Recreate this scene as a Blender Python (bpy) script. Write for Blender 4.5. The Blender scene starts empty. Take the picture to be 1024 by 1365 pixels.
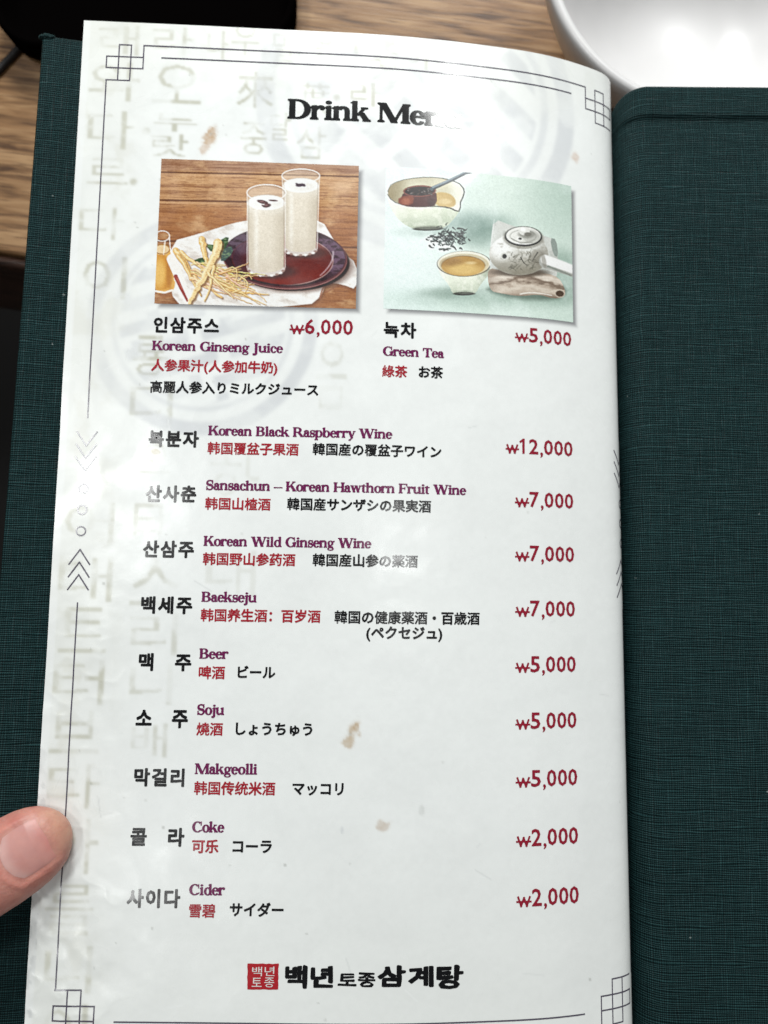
# -*- coding: utf-8 -*-
# A laminated drink menu in a green linen cover, held open over a wooden table.
import bpy, bmesh, math, random
import numpy as np
from mathutils import Vector, geometry
SC = bpy.context.scene
COL = SC.collection
MM = 0.001
rng = np.random.RandomState(7)
random.seed(7)

# ------------------------------------------------------------------ camera
TILT = math.radians(4.0)
CAM_H = 325.0                                   # camera height above the table top, mm
right = np.array([1.0, 0, 0]); up = np.array([0, math.cos(TILT), math.sin(TILT)])
fwd = np.array([0, math.sin(TILT), -math.cos(TILT)]); CAM = np.array([0, 0, CAM_H])
cam = bpy.data.cameras.new('camera'); cam_o = bpy.data.objects.new('camera', cam); COL.objects.link(cam_o)
cam_o.location = (0, 0, CAM_H * MM); cam_o.rotation_euler = (TILT, 0, 0)
cam.sensor_fit = 'VERTICAL'; cam.sensor_height = 36.0; cam.lens = 1050 / 1365 * 36.0
cam.clip_start = 0.005; cam.clip_end = 50
cam.dof.use_dof = True; cam.dof.focus_distance = 0.215; cam.dof.aperture_fstop = 14
SC.camera = cam_o

# ------------------------------------------------------------------ room light and exposure
SC.view_settings.view_transform = 'Standard'; SC.view_settings.look = 'None'
SC.view_settings.exposure = 0.0; SC.view_settings.gamma = 1.0
world = bpy.data.worlds.new('World'); SC.world = world; world.use_nodes = True
bg = world.node_tree.nodes['Background']; bg.inputs[0].default_value = (0.96, 1.0, 1.0, 1); bg.inputs[1].default_value = 0.15

def lamp(name, loc, size, watts, colr=(0.95, 0.99, 1.0), target=(0, 0, 90)):
    l = bpy.data.lights.new(name, 'AREA'); l.shape = 'DISK'; l.size = size * MM; l.energy = watts; l.color = colr
    o = bpy.data.objects.new(name, l); COL.objects.link(o)
    o.location = Vector(loc) * MM
    o.rotation_euler = (Vector(target) - Vector(loc)).to_track_quat('-Z', 'Y').to_euler()
    return o
# round ceiling lamps of the restaurant; the last and largest is an added fill
lamp('ceiling_or_fill_lamp', (660, 1350, 1600), 250, 6.5, (.985, 1, .985))
lamp('ceiling_or_fill_lamp', (250, 190, 1600), 170, 1.55, (.985, 1, .985))
lamp('ceiling_or_fill_lamp', (-600, 330, 1600), 260, 4.8, (.985, 1, .985))
lamp('ceiling_or_fill_lamp', (-500, -520, 1600), 180, 1.5, (.985, 1, .985))
lamp('ceiling_or_fill_lamp', (-300, 2700, 1500), 800, 18.0, (.985, 1, .985))  # added back fill, set far enough away to miss the page's reflections
# added unseen lamp low over the table's far side, for falloff down the page
lamp('far_fill_lamp', (30, 860, 620), 260, 7.2, (.985, 1, .985), (0, 60, 60))

# ------------------------------------------------------------------ helpers
def cam2w(c):
    c = np.asarray(c, float)
    return CAM + c[..., :1] * right - c[..., 1:2] * up + c[..., 2:] * fwd
def ray_at(px, py, Z):                           # point seen at (px,py) of a 1024 x 1365 view, Z mm away: authoring aid for the page fit
    return np.array([(px - 512) / 1050.0 * Z, (py - 682.5) / 1050.0 * Z, Z])
def on_table(px, py, z=0.0):
    d = cam2w(ray_at(px, py, 1.0)) - CAM
    return CAM + d * ((z - CAM_H) / d[2])
def mesh_np(name, V, F, mat, parent=None, smooth=True, uv=None, colr=None):
    V = np.asarray(V, np.float64); m = bpy.data.meshes.new(name)
    F = np.asarray(F, np.int32); n, k = F.shape
    m.vertices.add(len(V)); m.vertices.foreach_set('co', (V * MM).astype(np.float32).ravel())
    m.loops.add(n * k); m.loops.foreach_set('vertex_index', F.ravel())
    m.polygons.add(n); m.polygons.foreach_set('loop_start', np.arange(n, dtype=np.int32) * k)
    m.polygons.foreach_set('loop_total', np.full(n, k, np.int32))
    m.polygons.foreach_set('use_smooth', np.full(n, smooth))
    m.update(calc_edges=True)
    if uv is not None:
        a = m.uv_layers.new(name='UVMap'); a.data.foreach_set('uv', np.asarray(uv, np.float32)[F.ravel()].ravel())
    if colr is not None:
        a = m.color_attributes.new('print', 'FLOAT_COLOR', 'POINT')
        a.data.foreach_set('color', np.concatenate([colr, np.ones((len(colr), 1))], 1).astype(np.float32).ravel())
    m.materials.append(mat)
    o = bpy.data.objects.new(name, m); COL.objects.link(o)
    if parent: o.parent = parent
    return o
def mesh_py(name, V, F, mat, parent=None, smooth=False):
    m = bpy.data.meshes.new(name); m.from_pydata([tuple(np.asarray(v) * MM) for v in V], [], F)
    m.polygons.foreach_set('use_smooth', [smooth] * len(m.polygons)); m.update()
    m.materials.append(mat); o = bpy.data.objects.new(name, m); COL.objects.link(o)
    if parent: o.parent = parent
    return o
def grid_faces(nu, nv):
    i = np.arange(nu - 1)[:, None] * nv + np.arange(nv - 1)[None]
    return np.stack([i, i + nv, i + nv + 1, i + 1], -1).reshape(-1, 4)
def thing(name, label, cat, group=None):
    o = bpy.data.objects.new(name, None); COL.objects.link(o); o['label'] = label; o['category'] = cat
    o.empty_display_size = 0.02
    if group: o['group'] = group
    return o
def smooth01(x): x = np.clip(x, 0, 1); return x * x * (3 - 2 * x)
def vnoise(X, Y, seed):
    r = np.random.RandomState(seed); T = r.rand(128, 128)
    xi = np.floor(X).astype(int); yi = np.floor(Y).astype(int); fx = smooth01(X - xi); fy = smooth01(Y - yi)
    a = T[xi % 128, yi % 128]; b = T[(xi + 1) % 128, yi % 128]; c = T[xi % 128, (yi + 1) % 128]; d = T[(xi + 1) % 128, (yi + 1) % 128]
    return (a * (1 - fx) + b * fx) * (1 - fy) + (c * (1 - fx) + d * fx) * fy
def fbm(X, Y, seed, oc=4):
    s = 0; a = 0.5; t = 0
    for k in range(oc): s = s + a * vnoise(X * 2 ** k + 17.3 * k, Y * 2 ** k + 5.1 * k, seed + k); t += a; a *= 0.5
    return s / t
def lin(c):
    c = np.asarray(c, float) / 255.0
    return np.where(c <= 0.04045, c / 12.92, ((np.clip(c, 0, 9) + 0.055) / 1.055) ** 2.4)

# ------------------------------------------------------------------ materials
def nmat(name):
    m = bpy.data.materials.new(name); m.use_nodes = True
    nt = m.node_tree; return m, nt, nt.nodes['Principled BSDF'], nt.nodes, nt.links
def plain(name, c, rough=0.5, spec=0.5, metallic=0.0, coat=0.0, var=0.0, scale=300):
    m, nt, b, N, L = nmat(name)
    b.inputs['Base Color'].default_value = (*c, 1); b.inputs['Roughness'].default_value = rough
    b.inputs['Specular IOR Level'].default_value = spec; b.inputs['Metallic'].default_value = metallic
    b.inputs['Coat Weight'].default_value = coat; b.inputs['Coat Roughness'].default_value = 0.08
    if var:
        n = N.new('ShaderNodeTexNoise'); n.inputs['Scale'].default_value = scale; n.inputs['Detail'].default_value = 5
        r = N.new('ShaderNodeValToRGB'); r.color_ramp.elements[0].position = 0.3; r.color_ramp.elements[1].position = 0.7
        r.color_ramp.elements[0].color = (*[x * (1 - var) for x in c], 1); r.color_ramp.elements[1].color = (*[min(1, x * (1 + var)) for x in c], 1)
        tc = N.new('ShaderNodeTexCoord'); L.new(tc.outputs['Object'], n.inputs['Vector'])
        L.new(n.outputs['Fac'], r.inputs['Fac']); L.new(r.outputs['Color'], b.inputs['Base Color'])
    return m
def add_bump(m, nodes_height, strength, dist):
    pass
def noise_bump(m, layers):
    """layers: (scale, detail, distance in m); summed heights on object coordinates"""
    nt = m.node_tree; N, L = nt.nodes, nt.links; b = N['Principled BSDF']
    tc = N.new('ShaderNodeTexCoord'); prev = None
    for sc_, de, di in layers:
        n = N.new('ShaderNodeTexNoise'); n.inputs['Scale'].default_value = sc_; n.inputs['Detail'].default_value = de
        L.new(tc.outputs['Object'], n.inputs['Vector'])
        bp = N.new('ShaderNodeBump'); bp.inputs['Strength'].default_value = 1.0; bp.inputs['Distance'].default_value = di
        L.new(n.outputs['Fac'], bp.inputs['Height'])
        if prev: L.new(prev.outputs['Normal'], bp.inputs['Normal'])
        prev = bp
    L.new(prev.outputs['Normal'], b.inputs['Normal'])
    if b.inputs['Coat Weight'].default_value > 0: L.new(prev.outputs['Normal'], b.inputs['Coat Normal'])
    return m
FILM = [(70, 2, 0.00022), (700, 2, 0.000012)]     # the laminate film: slow waves and a fine orange peel

def print_mat(name, rough=0.3):
    m, nt, b, N, L = nmat(name)
    a = N.new('ShaderNodeAttribute'); a.attribute_name = 'print'
    L.new(a.outputs['Color'], b.inputs['Base Color']); b.inputs['Roughness'].default_value = rough
    b.inputs['Specular IOR Level'].default_value = 0.5
    tc = N.new('ShaderNodeTexCoord'); n = N.new('ShaderNodeTexNoise'); n.inputs['Scale'].default_value = 55; n.inputs['Detail'].default_value = 7; n.inputs['Distortion'].default_value = 1.2
    L.new(tc.outputs['Object'], n.inputs['Vector']); mr = N.new('ShaderNodeMapRange'); mr.inputs['From Min'].default_value = .35; mr.inputs['From Max'].default_value = .65
    mr.inputs['To Min'].default_value = rough - .07; mr.inputs['To Max'].default_value = rough + .10; L.new(n.outputs['Fac'], mr.inputs['Value']); L.new(mr.outputs['Result'], b.inputs['Roughness'])
    return noise_bump(m, FILM)
M_PAGE = print_mat('laminated_paper', 0.27)
M_PHOTO = print_mat('printed_picture', 0.30)
def ink(name, c): return noise_bump(plain(name, c, rough=0.155, spec=0.5), [FILM[0], (420, 1, 0.000006)])
M_BLACK = ink('black_ink', (0.003, 0.003, 0.004)); M_RED = ink('red_ink', (0.36, 0.012, 0.025))
M_PRICE = ink('dark_red_ink', (0.27, 0.010, 0.028)); M_PLUM = ink('plum_ink', (0.145, 0.009, 0.075))
M_LINE = ink('slate_line_ink', (0.085, 0.075, 0.105)); M_SEAL = ink('seal_red_ink', (0.40, 0.012, 0.02))
M_WHITEINK = ink('paper_white_ink', (0.72, 0.70, 0.68))
M_LEAF = plain('paper_leaf_edge', (0.62, 0.56, 0.54), 0.6, var=0.08, scale=900)

def linen(name):
    m, nt, b, N, L = nmat(name)
    uv = N.new('ShaderNodeUVMap'); uv.uv_map = 'UVMap'
    def scaled(sx, sy):
        mp = N.new('ShaderNodeMapping'); mp.inputs['Scale'].default_value = (sx, sy, 1); L.new(uv.outputs['UV'], mp.inputs['Vector']); return mp
    def mth(op, a, c=None):
        n = N.new('ShaderNodeMath'); n.operation = op
        for k, v in enumerate((a, c)):
            if v is None: continue
            if isinstance(v, (int, float)): n.inputs[k].default_value = v
            else: L.new(v, n.inputs[k])
        return n.outputs[0]
    def nz(sx, sy, de=2):
        n = N.new('ShaderNodeTexNoise'); n.inputs['Scale'].default_value = 1; n.inputs['Detail'].default_value = de
        L.new(scaled(sx, sy).outputs['Vector'], n.inputs['Vector']); return n.outputs['Fac']
    sep = N.new('ShaderNodeSeparateXYZ'); L.new(uv.outputs['UV'], sep.inputs[0])
    wob = mth('MULTIPLY', nz(0.06, 0.5), 2.6); wob2 = mth('MULTIPLY', nz(0.5, 0.06), 2.6)
    weft = mth('SINE', mth('MULTIPLY', mth('ADD', sep.outputs['Y'], mth('MULTIPLY', wob, 0.55)), 2 * math.pi / 0.64))
    warp = mth('SINE', mth('MULTIPLY', mth('ADD', sep.outputs['X'], mth('MULTIPLY', wob2, 0.55)), 2 * math.pi / 0.60))
    slub_h = nz(0.10, 1.5, 3); slub_v = nz(1.5, 0.10, 3)
    hh = mth('ADD', mth('MULTIPLY', mth('ADD', weft, 1), mth('ADD', mth('MULTIPLY', slub_h, 0.55), 0.22)),
             mth('MULTIPLY', mth('ADD', warp, 1), mth('ADD', mth('MULTIPLY', slub_v, 0.34), 0.18)))
    bp = N.new('ShaderNodeBump'); bp.inputs['Strength'].default_value = 1.0; bp.inputs['Distance'].default_value = 0.00016
    L.new(hh, bp.inputs['Height']); L.new(bp.outputs['Normal'], b.inputs['Normal'])
    r = N.new('ShaderNodeValToRGB'); e = r.color_ramp.elements
    e[0].position = 0.12; e[0].color = (0.0012, 0.0058, 0.0064, 1); e[1].position = 0.85; e[1].color = (0.024, 0.068, 0.071, 1)
    mid = e.new(0.45); mid.color = (0.0060, 0.0225, 0.0240, 1)
    L.new(mth('MULTIPLY', hh, 0.55), r.inputs['Fac']); 
    big = nz(0.03, 0.05, 4); mx = N.new('ShaderNodeMix'); mx.data_type = 'RGBA'; mx.blend_type = 'MULTIPLY'; mx.inputs['Factor'].default_value = 0.28
    rr = N.new('ShaderNodeValToRGB'); rr.color_ramp.elements[0].color = (0.45, 0.45, 0.45, 1); rr.color_ramp.elements[0].position = .3; rr.color_ramp.elements[1].position = .7
    L.new(big, rr.inputs['Fac']); L.new(r.outputs['Color'], mx.inputs['A']); L.new(rr.outputs['Color'], mx.inputs['B'])
    vo = N.new('ShaderNodeTexVoronoi'); vo.inputs['Scale'].default_value = 1; L.new(scaled(.11, .11).outputs['Vector'], vo.inputs['Vector'])
    sp_ = mth('MULTIPLY', mth('LESS_THAN', vo.outputs['Distance'], 0.045), mth('GREATER_THAN', nz(.35, .35), 0.56)); m2 = N.new('ShaderNodeMix'); m2.data_type = 'RGBA'
    L.new(mth('MULTIPLY', sp_, .45), m2.inputs['Factor']); L.new(mx.outputs['Result'], m2.inputs['A']); m2.inputs['B'].default_value = (.30, .34, .33, 1)
    L.new(m2.outputs['Result'], b.inputs['Base Color'])
    b.inputs['Roughness'].default_value = 0.50; b.inputs['Specular IOR Level'].default_value = 0.10
    return m
M_LINEN = linen('green_linen')

def wood(name, dark, mid, light, sx=14, sy=210, rot=0.0, rough=0.42):
    m, nt, b, N, L = nmat(name)
    tc = N.new('ShaderNodeTexCoord')
    mp0 = N.new('ShaderNodeMapping'); mp0.inputs['Rotation'].default_value = (0, 0, rot); L.new(tc.outputs['Object'], mp0.inputs['Vector'])
    def nz(ax, ay, de, dist=0.0):
        mp = N.new('ShaderNodeMapping'); mp.inputs['Scale'].default_value = (ax, ay, ay); L.new(mp0.outputs['Vector'], mp.inputs['Vector'])
        n = N.new('ShaderNodeTexNoise'); n.inputs['Scale'].default_value = 1; n.inputs['Detail'].default_value = de; n.inputs['Distortion'].default_value = dist
        L.new(mp.outputs['Vector'], n.inputs['Vector']); return n
    a = nz(sx, sy, 6, 0.6); r = N.new('ShaderNodeValToRGB'); e = r.color_ramp.elements
    e[0].position = 0.30; e[0].color = (*dark, 1); e[1].position = 0.68; e[1].color = (*light, 1); k = e.new(0.46); k.color = (*mid, 1)
    L.new(a.outputs['Fac'], r.inputs['Fac'])
    f = nz(sx * 1.6, sy * 4.2, 4, 0.3); fr = N.new('ShaderNodeValToRGB')
    fr.color_ramp.elements[0].position = 0.36; fr.color_ramp.elements[0].color = (0.22, 0.16, 0.12, 1); fr.color_ramp.elements[1].position = 0.47
    L.new(f.outputs['Fac'], fr.inputs['Fac'])
    mx = N.new('ShaderNodeMix'); mx.data_type = 'RGBA'; mx.blend_type = 'MULTIPLY'; mx.inputs['Factor'].default_value = 0.75
    L.new(r.outputs['Color'], mx.inputs['A']); L.new(fr.outputs['Color'], mx.inputs['B'])
    L.new(mx.outputs['Result'], b.inputs['Base Color'])
    bp = N.new('ShaderNodeBump'); bp.inputs['Strength'].default_value = 0.6; bp.inputs['Distance'].default_value = 0.0002
    L.new(f.outputs['Fac'], bp.inputs['Height']); L.new(bp.outputs['Normal'], b.inputs['Normal'])
    b.inputs['Roughness'].default_value = rough; b.inputs['Specular IOR Level'].default_value = 0.4
    return m
M_WOOD = wood('oak_table_veneer', (0.085, 0.038, 0.014), (0.265, 0.140, 0.058), (0.42, 0.255, 0.125), sx=30, sy=300, rot=math.radians(7))
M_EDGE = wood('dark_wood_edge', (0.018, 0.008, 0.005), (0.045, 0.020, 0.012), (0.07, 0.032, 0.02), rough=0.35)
M_FLOOR = plain('dark_floor_surface', (0.004, 0.0025, 0.002), 0.7, var=0.3, scale=8)
M_TRAY = noise_bump(plain('black_lacquer', (0.0014, 0.0011, 0.0011), 0.6, spec=0.0), [(300, 3, 0.00005)])
M_CORD = plain('black_rubber', (0.006, 0.005, 0.005), 0.6)
M_BOWL = noise_bump(plain('white_glazed_ceramic', (0.68, 0.67, 0.67), 0.26, spec=0.4, var=0.015, scale=40), [(60, 2, 0.0001)])

# ------------------------------------------------------------------ setting: floor and table
def box(name, lo, hi, mat, parent=None, bevel=0.0, rotz=0.0, org=(0, 0, 0)):
    bm = bmesh.new(); bmesh.ops.create_cube(bm, size=1)
    for v in bm.verts:
        v.co = Vector([(lo[k] + hi[k]) / 2 + v.co[k] * (hi[k] - lo[k]) for k in range(3)]) * MM
    if bevel: bmesh.ops.bevel(bm, geom=bm.edges[:], offset=bevel * MM, segments=3, affect='EDGES', profile=0.5)
    c, s = math.cos(rotz), math.sin(rotz)
    for v in bm.verts:
        x, y = v.co.x, v.co.y; v.co.x = c * x - s * y + org[0] * MM; v.co.y = s * x + c * y + org[1] * MM; v.co.z += org[2] * MM
    m = bpy.data.meshes.new(name); bm.to_mesh(m); bm.free(); m.materials.append(mat)
    for p in m.polygons: p.use_smooth = bevel > 0
    o = bpy.data.objects.new(name, m); COL.objects.link(o)
    if parent: o.parent = parent
    return o
fl = mesh_py('floor', [(-3000, -3000, -720), (3000, -3000, -720), (3000, 3000, -720), (-3000, 3000, -720)], [(0, 1, 2, 3)], M_FLOOR)
fl['kind'] = 'structure'
tb = thing('table', 'brown wooden table with dark moulded front edge lying under the open menu', 'table')
E0 = on_table(0, 335); E1 = on_table(30, 343); ang = math.atan2(E1[1] - E0[1], E1[0] - E0[0]) * 0.6
org = (E0[0], E0[1], 0)
box('tabletop', (-560, 0, -28), (900, 760, 0), M_WOOD, tb, 1.6, ang, org)
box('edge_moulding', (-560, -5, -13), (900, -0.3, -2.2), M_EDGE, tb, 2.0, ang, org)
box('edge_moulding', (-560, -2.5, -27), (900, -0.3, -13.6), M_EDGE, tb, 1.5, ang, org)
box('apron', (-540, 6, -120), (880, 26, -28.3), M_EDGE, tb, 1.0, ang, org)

# ------------------------------------------------------------------ white bowl at the back right
def lathe(name, prof, c, mat, parent=None, n=128):
    V = []; F = []
    for r, z in prof:
        for k in range(n):
            a = 2 * math.pi * k / n; V.append((c[0] + r * math.cos(a), c[1] + r * math.sin(a), c[2] + z))
    for i in range(len(prof) - 1):
        for k in range(n): F.append((i * n + k, i * n + (k + 1) % n, (i + 1) * n + (k + 1) % n, (i + 1) * n + k))
    return mesh_np(name, V, F, mat, parent)
bw = thing('bowl', 'white ceramic bowl at the upper right behind the green cover', 'bowl')
bc = on_table(952, -66, 55); bc = np.array([bc[0], bc[1], 0.0])
pf = [(0.01, 10), (20, 10.3), (32, 14), (42, 22), (50, 34), (55.5, 46), (57.6, 53)]
for k in range(7): a = math.pi - k * math.pi / 6; pf.append((59.8 + 2.2 * math.cos(a), 53.6 + 2.2 * math.sin(a)))
pf += [(61.6, 50), (60, 44), (55, 32), (47, 20), (38, 10.5), (31, 6.5)]
lathe('bowl_body', pf, bc, M_BOWL, bw)
lathe('foot_ring', [(31, 6.45), (31.2, 1), (30.6, 0.3), (27.5, 0.3), (27, 1), (26.8, 7)], bc, M_BOWL, bw)

# ------------------------------------------------------------------ black tray at the back left, thin black cord beside it
def rrect(x0, y0, x1, y1, r, n=10):
    P = []
    for cx, cy, a0 in ((x1 - r, y1 - r, 0), (x0 + r, y1 - r, 90), (x0 + r, y0 + r, 180), (x1 - r, y0 + r, 270)):
        for k in range(n + 1): a = math.radians(a0 + 90 * k / n); P.append((cx + r * math.cos(a), cy + r * math.sin(a)))
    return P
tr = thing('tray', 'black rounded tray on the table at the upper left behind the menu', 'tray')
p0 = on_table(-14, 60, 15); p1 = on_table(393, 60, 15)
def ring_loft(name, rings, mat, parent, cap=True):
    n = len(rings[0]); V = [p for r in rings for p in r]; F = []
    for i in range(len(rings) - 1):
        for k in range(n): F.append((i * n + k, i * n + (k + 1) % n, (i + 1) * n + (k + 1) % n, (i + 1) * n + k))
    if cap: F.append(tuple(range(n))[::-1]); F.append(tuple(range((len(rings) - 1) * n, len(rings) * n)))
    return mesh_py(name, V, F, mat, parent, True)
def tray_ring(inset, z): return [(x, y, z) for x, y in rrect(p0[0] + inset, p0[1] + inset, p1[0] - inset, p0[1] + 105 - inset, 20 - inset * 0.6)]
ring_loft('tray_body', [tray_ring(3, 0.4), tray_ring(0.6, 3), tray_ring(0, 13.5), tray_ring(0.8, 15), tray_ring(2.2, 15), tray_ring(3, 13.5), tray_ring(5.5, 5), tray_ring(9, 3.4)], M_TRAY, tr)
def tube(name, pts, rad, mat, parent=None, n=10, caps=True):
    pts = [Vector(p) for p in pts]; V = []; F = []
    if not hasattr(rad, '__len__'): rad = [rad] * len(pts)
    for i, p in enumerate(pts):
        d = (pts[min(i + 1, len(pts) - 1)] - pts[max(i - 1, 0)]).normalized()
        a = d.cross(Vector((0, 0, 1))); a = a.normalized() if a.length > 1e-6 else Vector((1, 0, 0)); b_ = d.cross(a)
        for k in range(n): t = 2 * math.pi * k / n; V.append(p + (a * math.cos(t) + b_ * math.sin(t)) * rad[i])
    for i in range(len(pts) - 1):
        for k in range(n): F.append((i * n + k, i * n + (k + 1) % n, (i + 1) * n + (k + 1) % n, (i + 1) * n + k))
    if caps: F.append(tuple(range(n))[::-1]); F.append(tuple(range((len(pts) - 1) * n, len(pts) * n)))
    return mesh_py(name, V, F, mat, parent, True)
ca = on_table(45, 44, 1.6); cb = on_table(-4, 96, 1.6); dv = cb - ca
cd = tube('cord', [ca - dv * 0.4, ca, ca + dv * 0.5, cb, cb + dv * 0.7, cb + dv * 1.6 + np.array([-3, 4, 0]), cb + dv * 2.6 + np.array([-9, 10, 0])], 1.55, M_CORD)
cd['label'] = 'thin black cord on the wooden table left of the green cover corner'; cd['category'] = 'cord'

# ------------------------------------------------------------------ the page surface (fitted to the bend of the sheet), mm
PP = [-0.11020381264532396, 0.2015636018870593, 0.0022351695927323133, -21.138520316316598, -3.3585416528016943, 211.87815581060048, -0.10763245483972349]
PK = [0.2177146719480487, 0.22875717495084352, 0.2254544757998406, 0.3203787169443792, 0.34632866830806003, 0.4885307650889984, 0.5725763388823958, 0.5801786591225785, 0.6460874461438959, 1.0506878875990304, 1.996039225566882]
KN = [0, 40, 80, 115, 135, 150, 158, 163, 167, 171, 176]
UG = np.linspace(0, 190, 381)
def rotm(w):
    w = np.array(w); t = np.linalg.norm(w); k = w / t
    K = np.array([[0, -k[2], k[1]], [k[2], 0, -k[0]], [-k[1], k[0], 0]])
    return np.eye(3) + math.sin(t) * K + (1 - math.cos(t)) * K @ K
RP = rotm(PP[:3]); OP = np.array(PP[3:6])
PHI = np.interp(UG, KN, PK); PHI = np.convolve(np.pad(PHI, 10, mode='edge'), np.ones(21) / 21, 'valid')
XG = np.concatenate([[0], np.cumsum((np.cos(PHI[1:]) + np.cos(PHI[:-1])) / 4)])
ZG = np.concatenate([[0], np.cumsum((np.sin(PHI[1:]) + np.sin(PHI[:-1])) / 4)])
PW, PH_ = 178.0, 301.5
def page_w(u, v, h=0.0, wave=True):
    """page point (u across, v down, h towards the reader) -> world mm"""
    u, v, h = np.broadcast_arrays(np.asarray(u, float), np.asarray(v, float), np.asarray(h, float))
    tw = 1 + PP[6] * (v - 150) / 150
    x = np.where(u < 0, u * math.cos(PHI[0]), np.interp(u, UG, XG)); z = np.where(u < 0, u * math.sin(PHI[0]), np.interp(u, UG, ZG)) * tw
    ph = np.interp(np.clip(u, 0, 190), UG, PHI)
    if wave:
        amp = smooth01((62 - u) / 40) * smooth01((v - 95) / 40) * 0.30 + 0.06
        hw = (fbm(u / 17 + 3.1, v / 21 + 1.7, 31, 2) - 0.5) * 2 * amp
        rid = 1 - np.abs(fbm(u / 7 + 1.1, v / 6 + 4.2, 37, 2) * 2 - 1)
        h = h + hw * smooth01((170 - u) / 20) + 0.16 * (rid ** 3) * smooth01((30 - u) / 16) * smooth01((v - 170) / 50)
    P = np.stack([x - 75 + h * np.sin(ph), v - 150, z - h * np.cos(ph)], -1) @ RP.T + OP
    return cam2w(P)

# ------------------------------------------------------------------ serif letters built from stems, slabs, bowls and diagonals
def R4(x0, y0, x1, y1): return [[(x0, y0), (x1, y0), (x1, y1), (x0, y1)]]
def sb(x, w, y, e=44, el=None, er=None, th=26, br=38):      # foot serif
    el = e if el is None else el; er = e if er is None else er
    return [[(x - el, y), (x + w + er, y), (x + w + er, y + th), (x + w, y + th + (br if er else 0)), (x, y + th + (br if el else 0)), (x - el, y + th)]]
def st(x, w, y, e=44, el=None, er=None, th=26, br=38):      # head serif
    el = e if el is None else el; er = e if er is None else er
    return [[(x - el, y), (x - el, y - th), (x, y - th - (br if el else 0)), (x + w, y - th - (br if er else 0)), (x + w + er, y - th), (x + w + er, y)]]
def flag(x, w, y): return [[(x - 52, y - 52), (x + 2, y - 78), (x + w, y - 78), (x + w, y + 14), (x + 40, y + 2)]]
def bow(cx, cy, rx, ry, tx, ty, a0=0, a1=360, n=None, sh=0):
    n = n or max(6, int(abs(a1 - a0) / 12)); Q = []
    for k in range(n):
        A = [math.radians(a0 + (a1 - a0) * (k + j) / n) for j in (0, 1)]
        o = [(cx + rx * math.cos(a), cy + ry * math.sin(a)) for a in A]; i = [(cx + sh + (rx - tx) * math.cos(a), cy + (ry - ty) * math.sin(a)) for a in A]
        Q.append([o[0], o[1], i[1], i[0]])
    return Q
def dot(cx, cy, r, ry=None): n = 14; return [[(cx + r * math.cos(2 * math.pi * k / n), cy + (ry or r) * math.sin(2 * math.pi * k / n)) for k in range(n)]]
def dg(x0, y0, x1, y1, w): return [[(x0, y0), (x0 + w, y0), (x1 + w, y1), (x1, y1)]]
def spine(pts, ws):
    Q = []; n = len(pts); L_ = []
    for i in range(n):
        a = pts[max(0, i - 1)]; b = pts[min(n - 1, i + 1)]; dx, dy = b[0] - a[0], b[1] - a[1]; l = math.hypot(dx, dy)
        L_.append(((pts[i][0] - dy / l * ws[i] / 2, pts[i][1] + dx / l * ws[i] / 2), (pts[i][0] + dy / l * ws[i] / 2, pts[i][1] - dx / l * ws[i] / 2)))
    for i in range(n - 1): Q.append([L_[i][0], L_[i][1], L_[i + 1][1], L_[i + 1][0]])
    return Q
def sshape(x, y, w, h, t):
    P = []; W = []
    for k in range(25):
        f = k / 24
        if f < 0.5: a = math.radians(30 + 240 * (f / 0.5)); P.append((x + w / 2 + (w / 2 - t * .3) * math.cos(a) * (1 if a < 4.7 else 1), y + h * 0.745 + h * 0.235 * math.sin(a)))
        else: a = math.radians(90 - 240 * ((f - 0.5) / 0.5)); P.append((x + w / 2 + (w / 2 - t * .3) * math.cos(a), y + h * 0.265 + h * 0.25 * math.sin(a)))
        W.append(t * (0.42 + 0.62 * math.exp(-((f - 0.5) / 0.2) ** 2)))
    return spine(P, W) + R4(x + w - t * .5, y + h * .66, x + w - t * .2, y + h) + R4(x + t * .1, y, x + t * .38, y + h * .36)
def bezq(a, b, c, n=10): return [((1 - t) ** 2 * a[0] + 2 * t * (1 - t) * b[0] + t * t * c[0], (1 - t) ** 2 * a[1] + 2 * t * (1 - t) * b[1] + t * t * c[1]) for t in [k / n for k in range(n + 1)]]
def arch(x, xr, y, t=104):                                   # shoulder from the stem's right edge x to right stem
    c = (x + xr + t) / 2 - 14; rx = xr + t - c
    return bow(c, y - 150, rx, 158, t, 62, 0, 150) + R4(xr, 0, xr + t, y - 148)
X_ = 425; C_ = 660; A_ = 690; S = 108
G = {}
G['D'] = (640, R4(60, 0, 185, C_) + sb(60, 125, 0, er=0) + st(60, 125, C_, er=0) + R4(180, 0, 262, 34) + R4(180, C_ - 34, 262, C_) + bow(260, 330, 335, 330, 140, 36, -90, 90))
G['M'] = (860, R4(72, 0, 110, C_) + sb(72, 38, 0, 55) + st(60, 100, C_, 48, er=0) + dg(60, C_, 355, 0, 150) + dg(430, 60, 665, C_, 44) + R4(655, 0, 785, C_) + sb(655, 130, 0) + st(655, 130, C_, el=0))
G['K'] = (660, R4(60, 0, 182, C_) + sb(60, 122, 0) + st(60, 122, C_) + dg(182, 270, 455, C_ - 20, 62) + st(440, 90, C_, 46, th=24, br=10) + dg(470, 20, 262, 385, 150) + sb(470, 140, 0, 42, th=26, br=10))
G['G'] = (700, bow(350, 330, 315, 342, 138, 36, 48, 360) + R4(500, 20, 625, 270) + st(500, 125, 290, 50, th=26, br=20) + R4(548, 430, 574, 662) + R4(530, 540, 574, 600))
G['J'] = (380, R4(140, -60, 264, C_) + st(140, 124, C_) + bow(90, -60, 174, 170, 124, 34, -95, 0) + dot(62, -160, 62))
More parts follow.
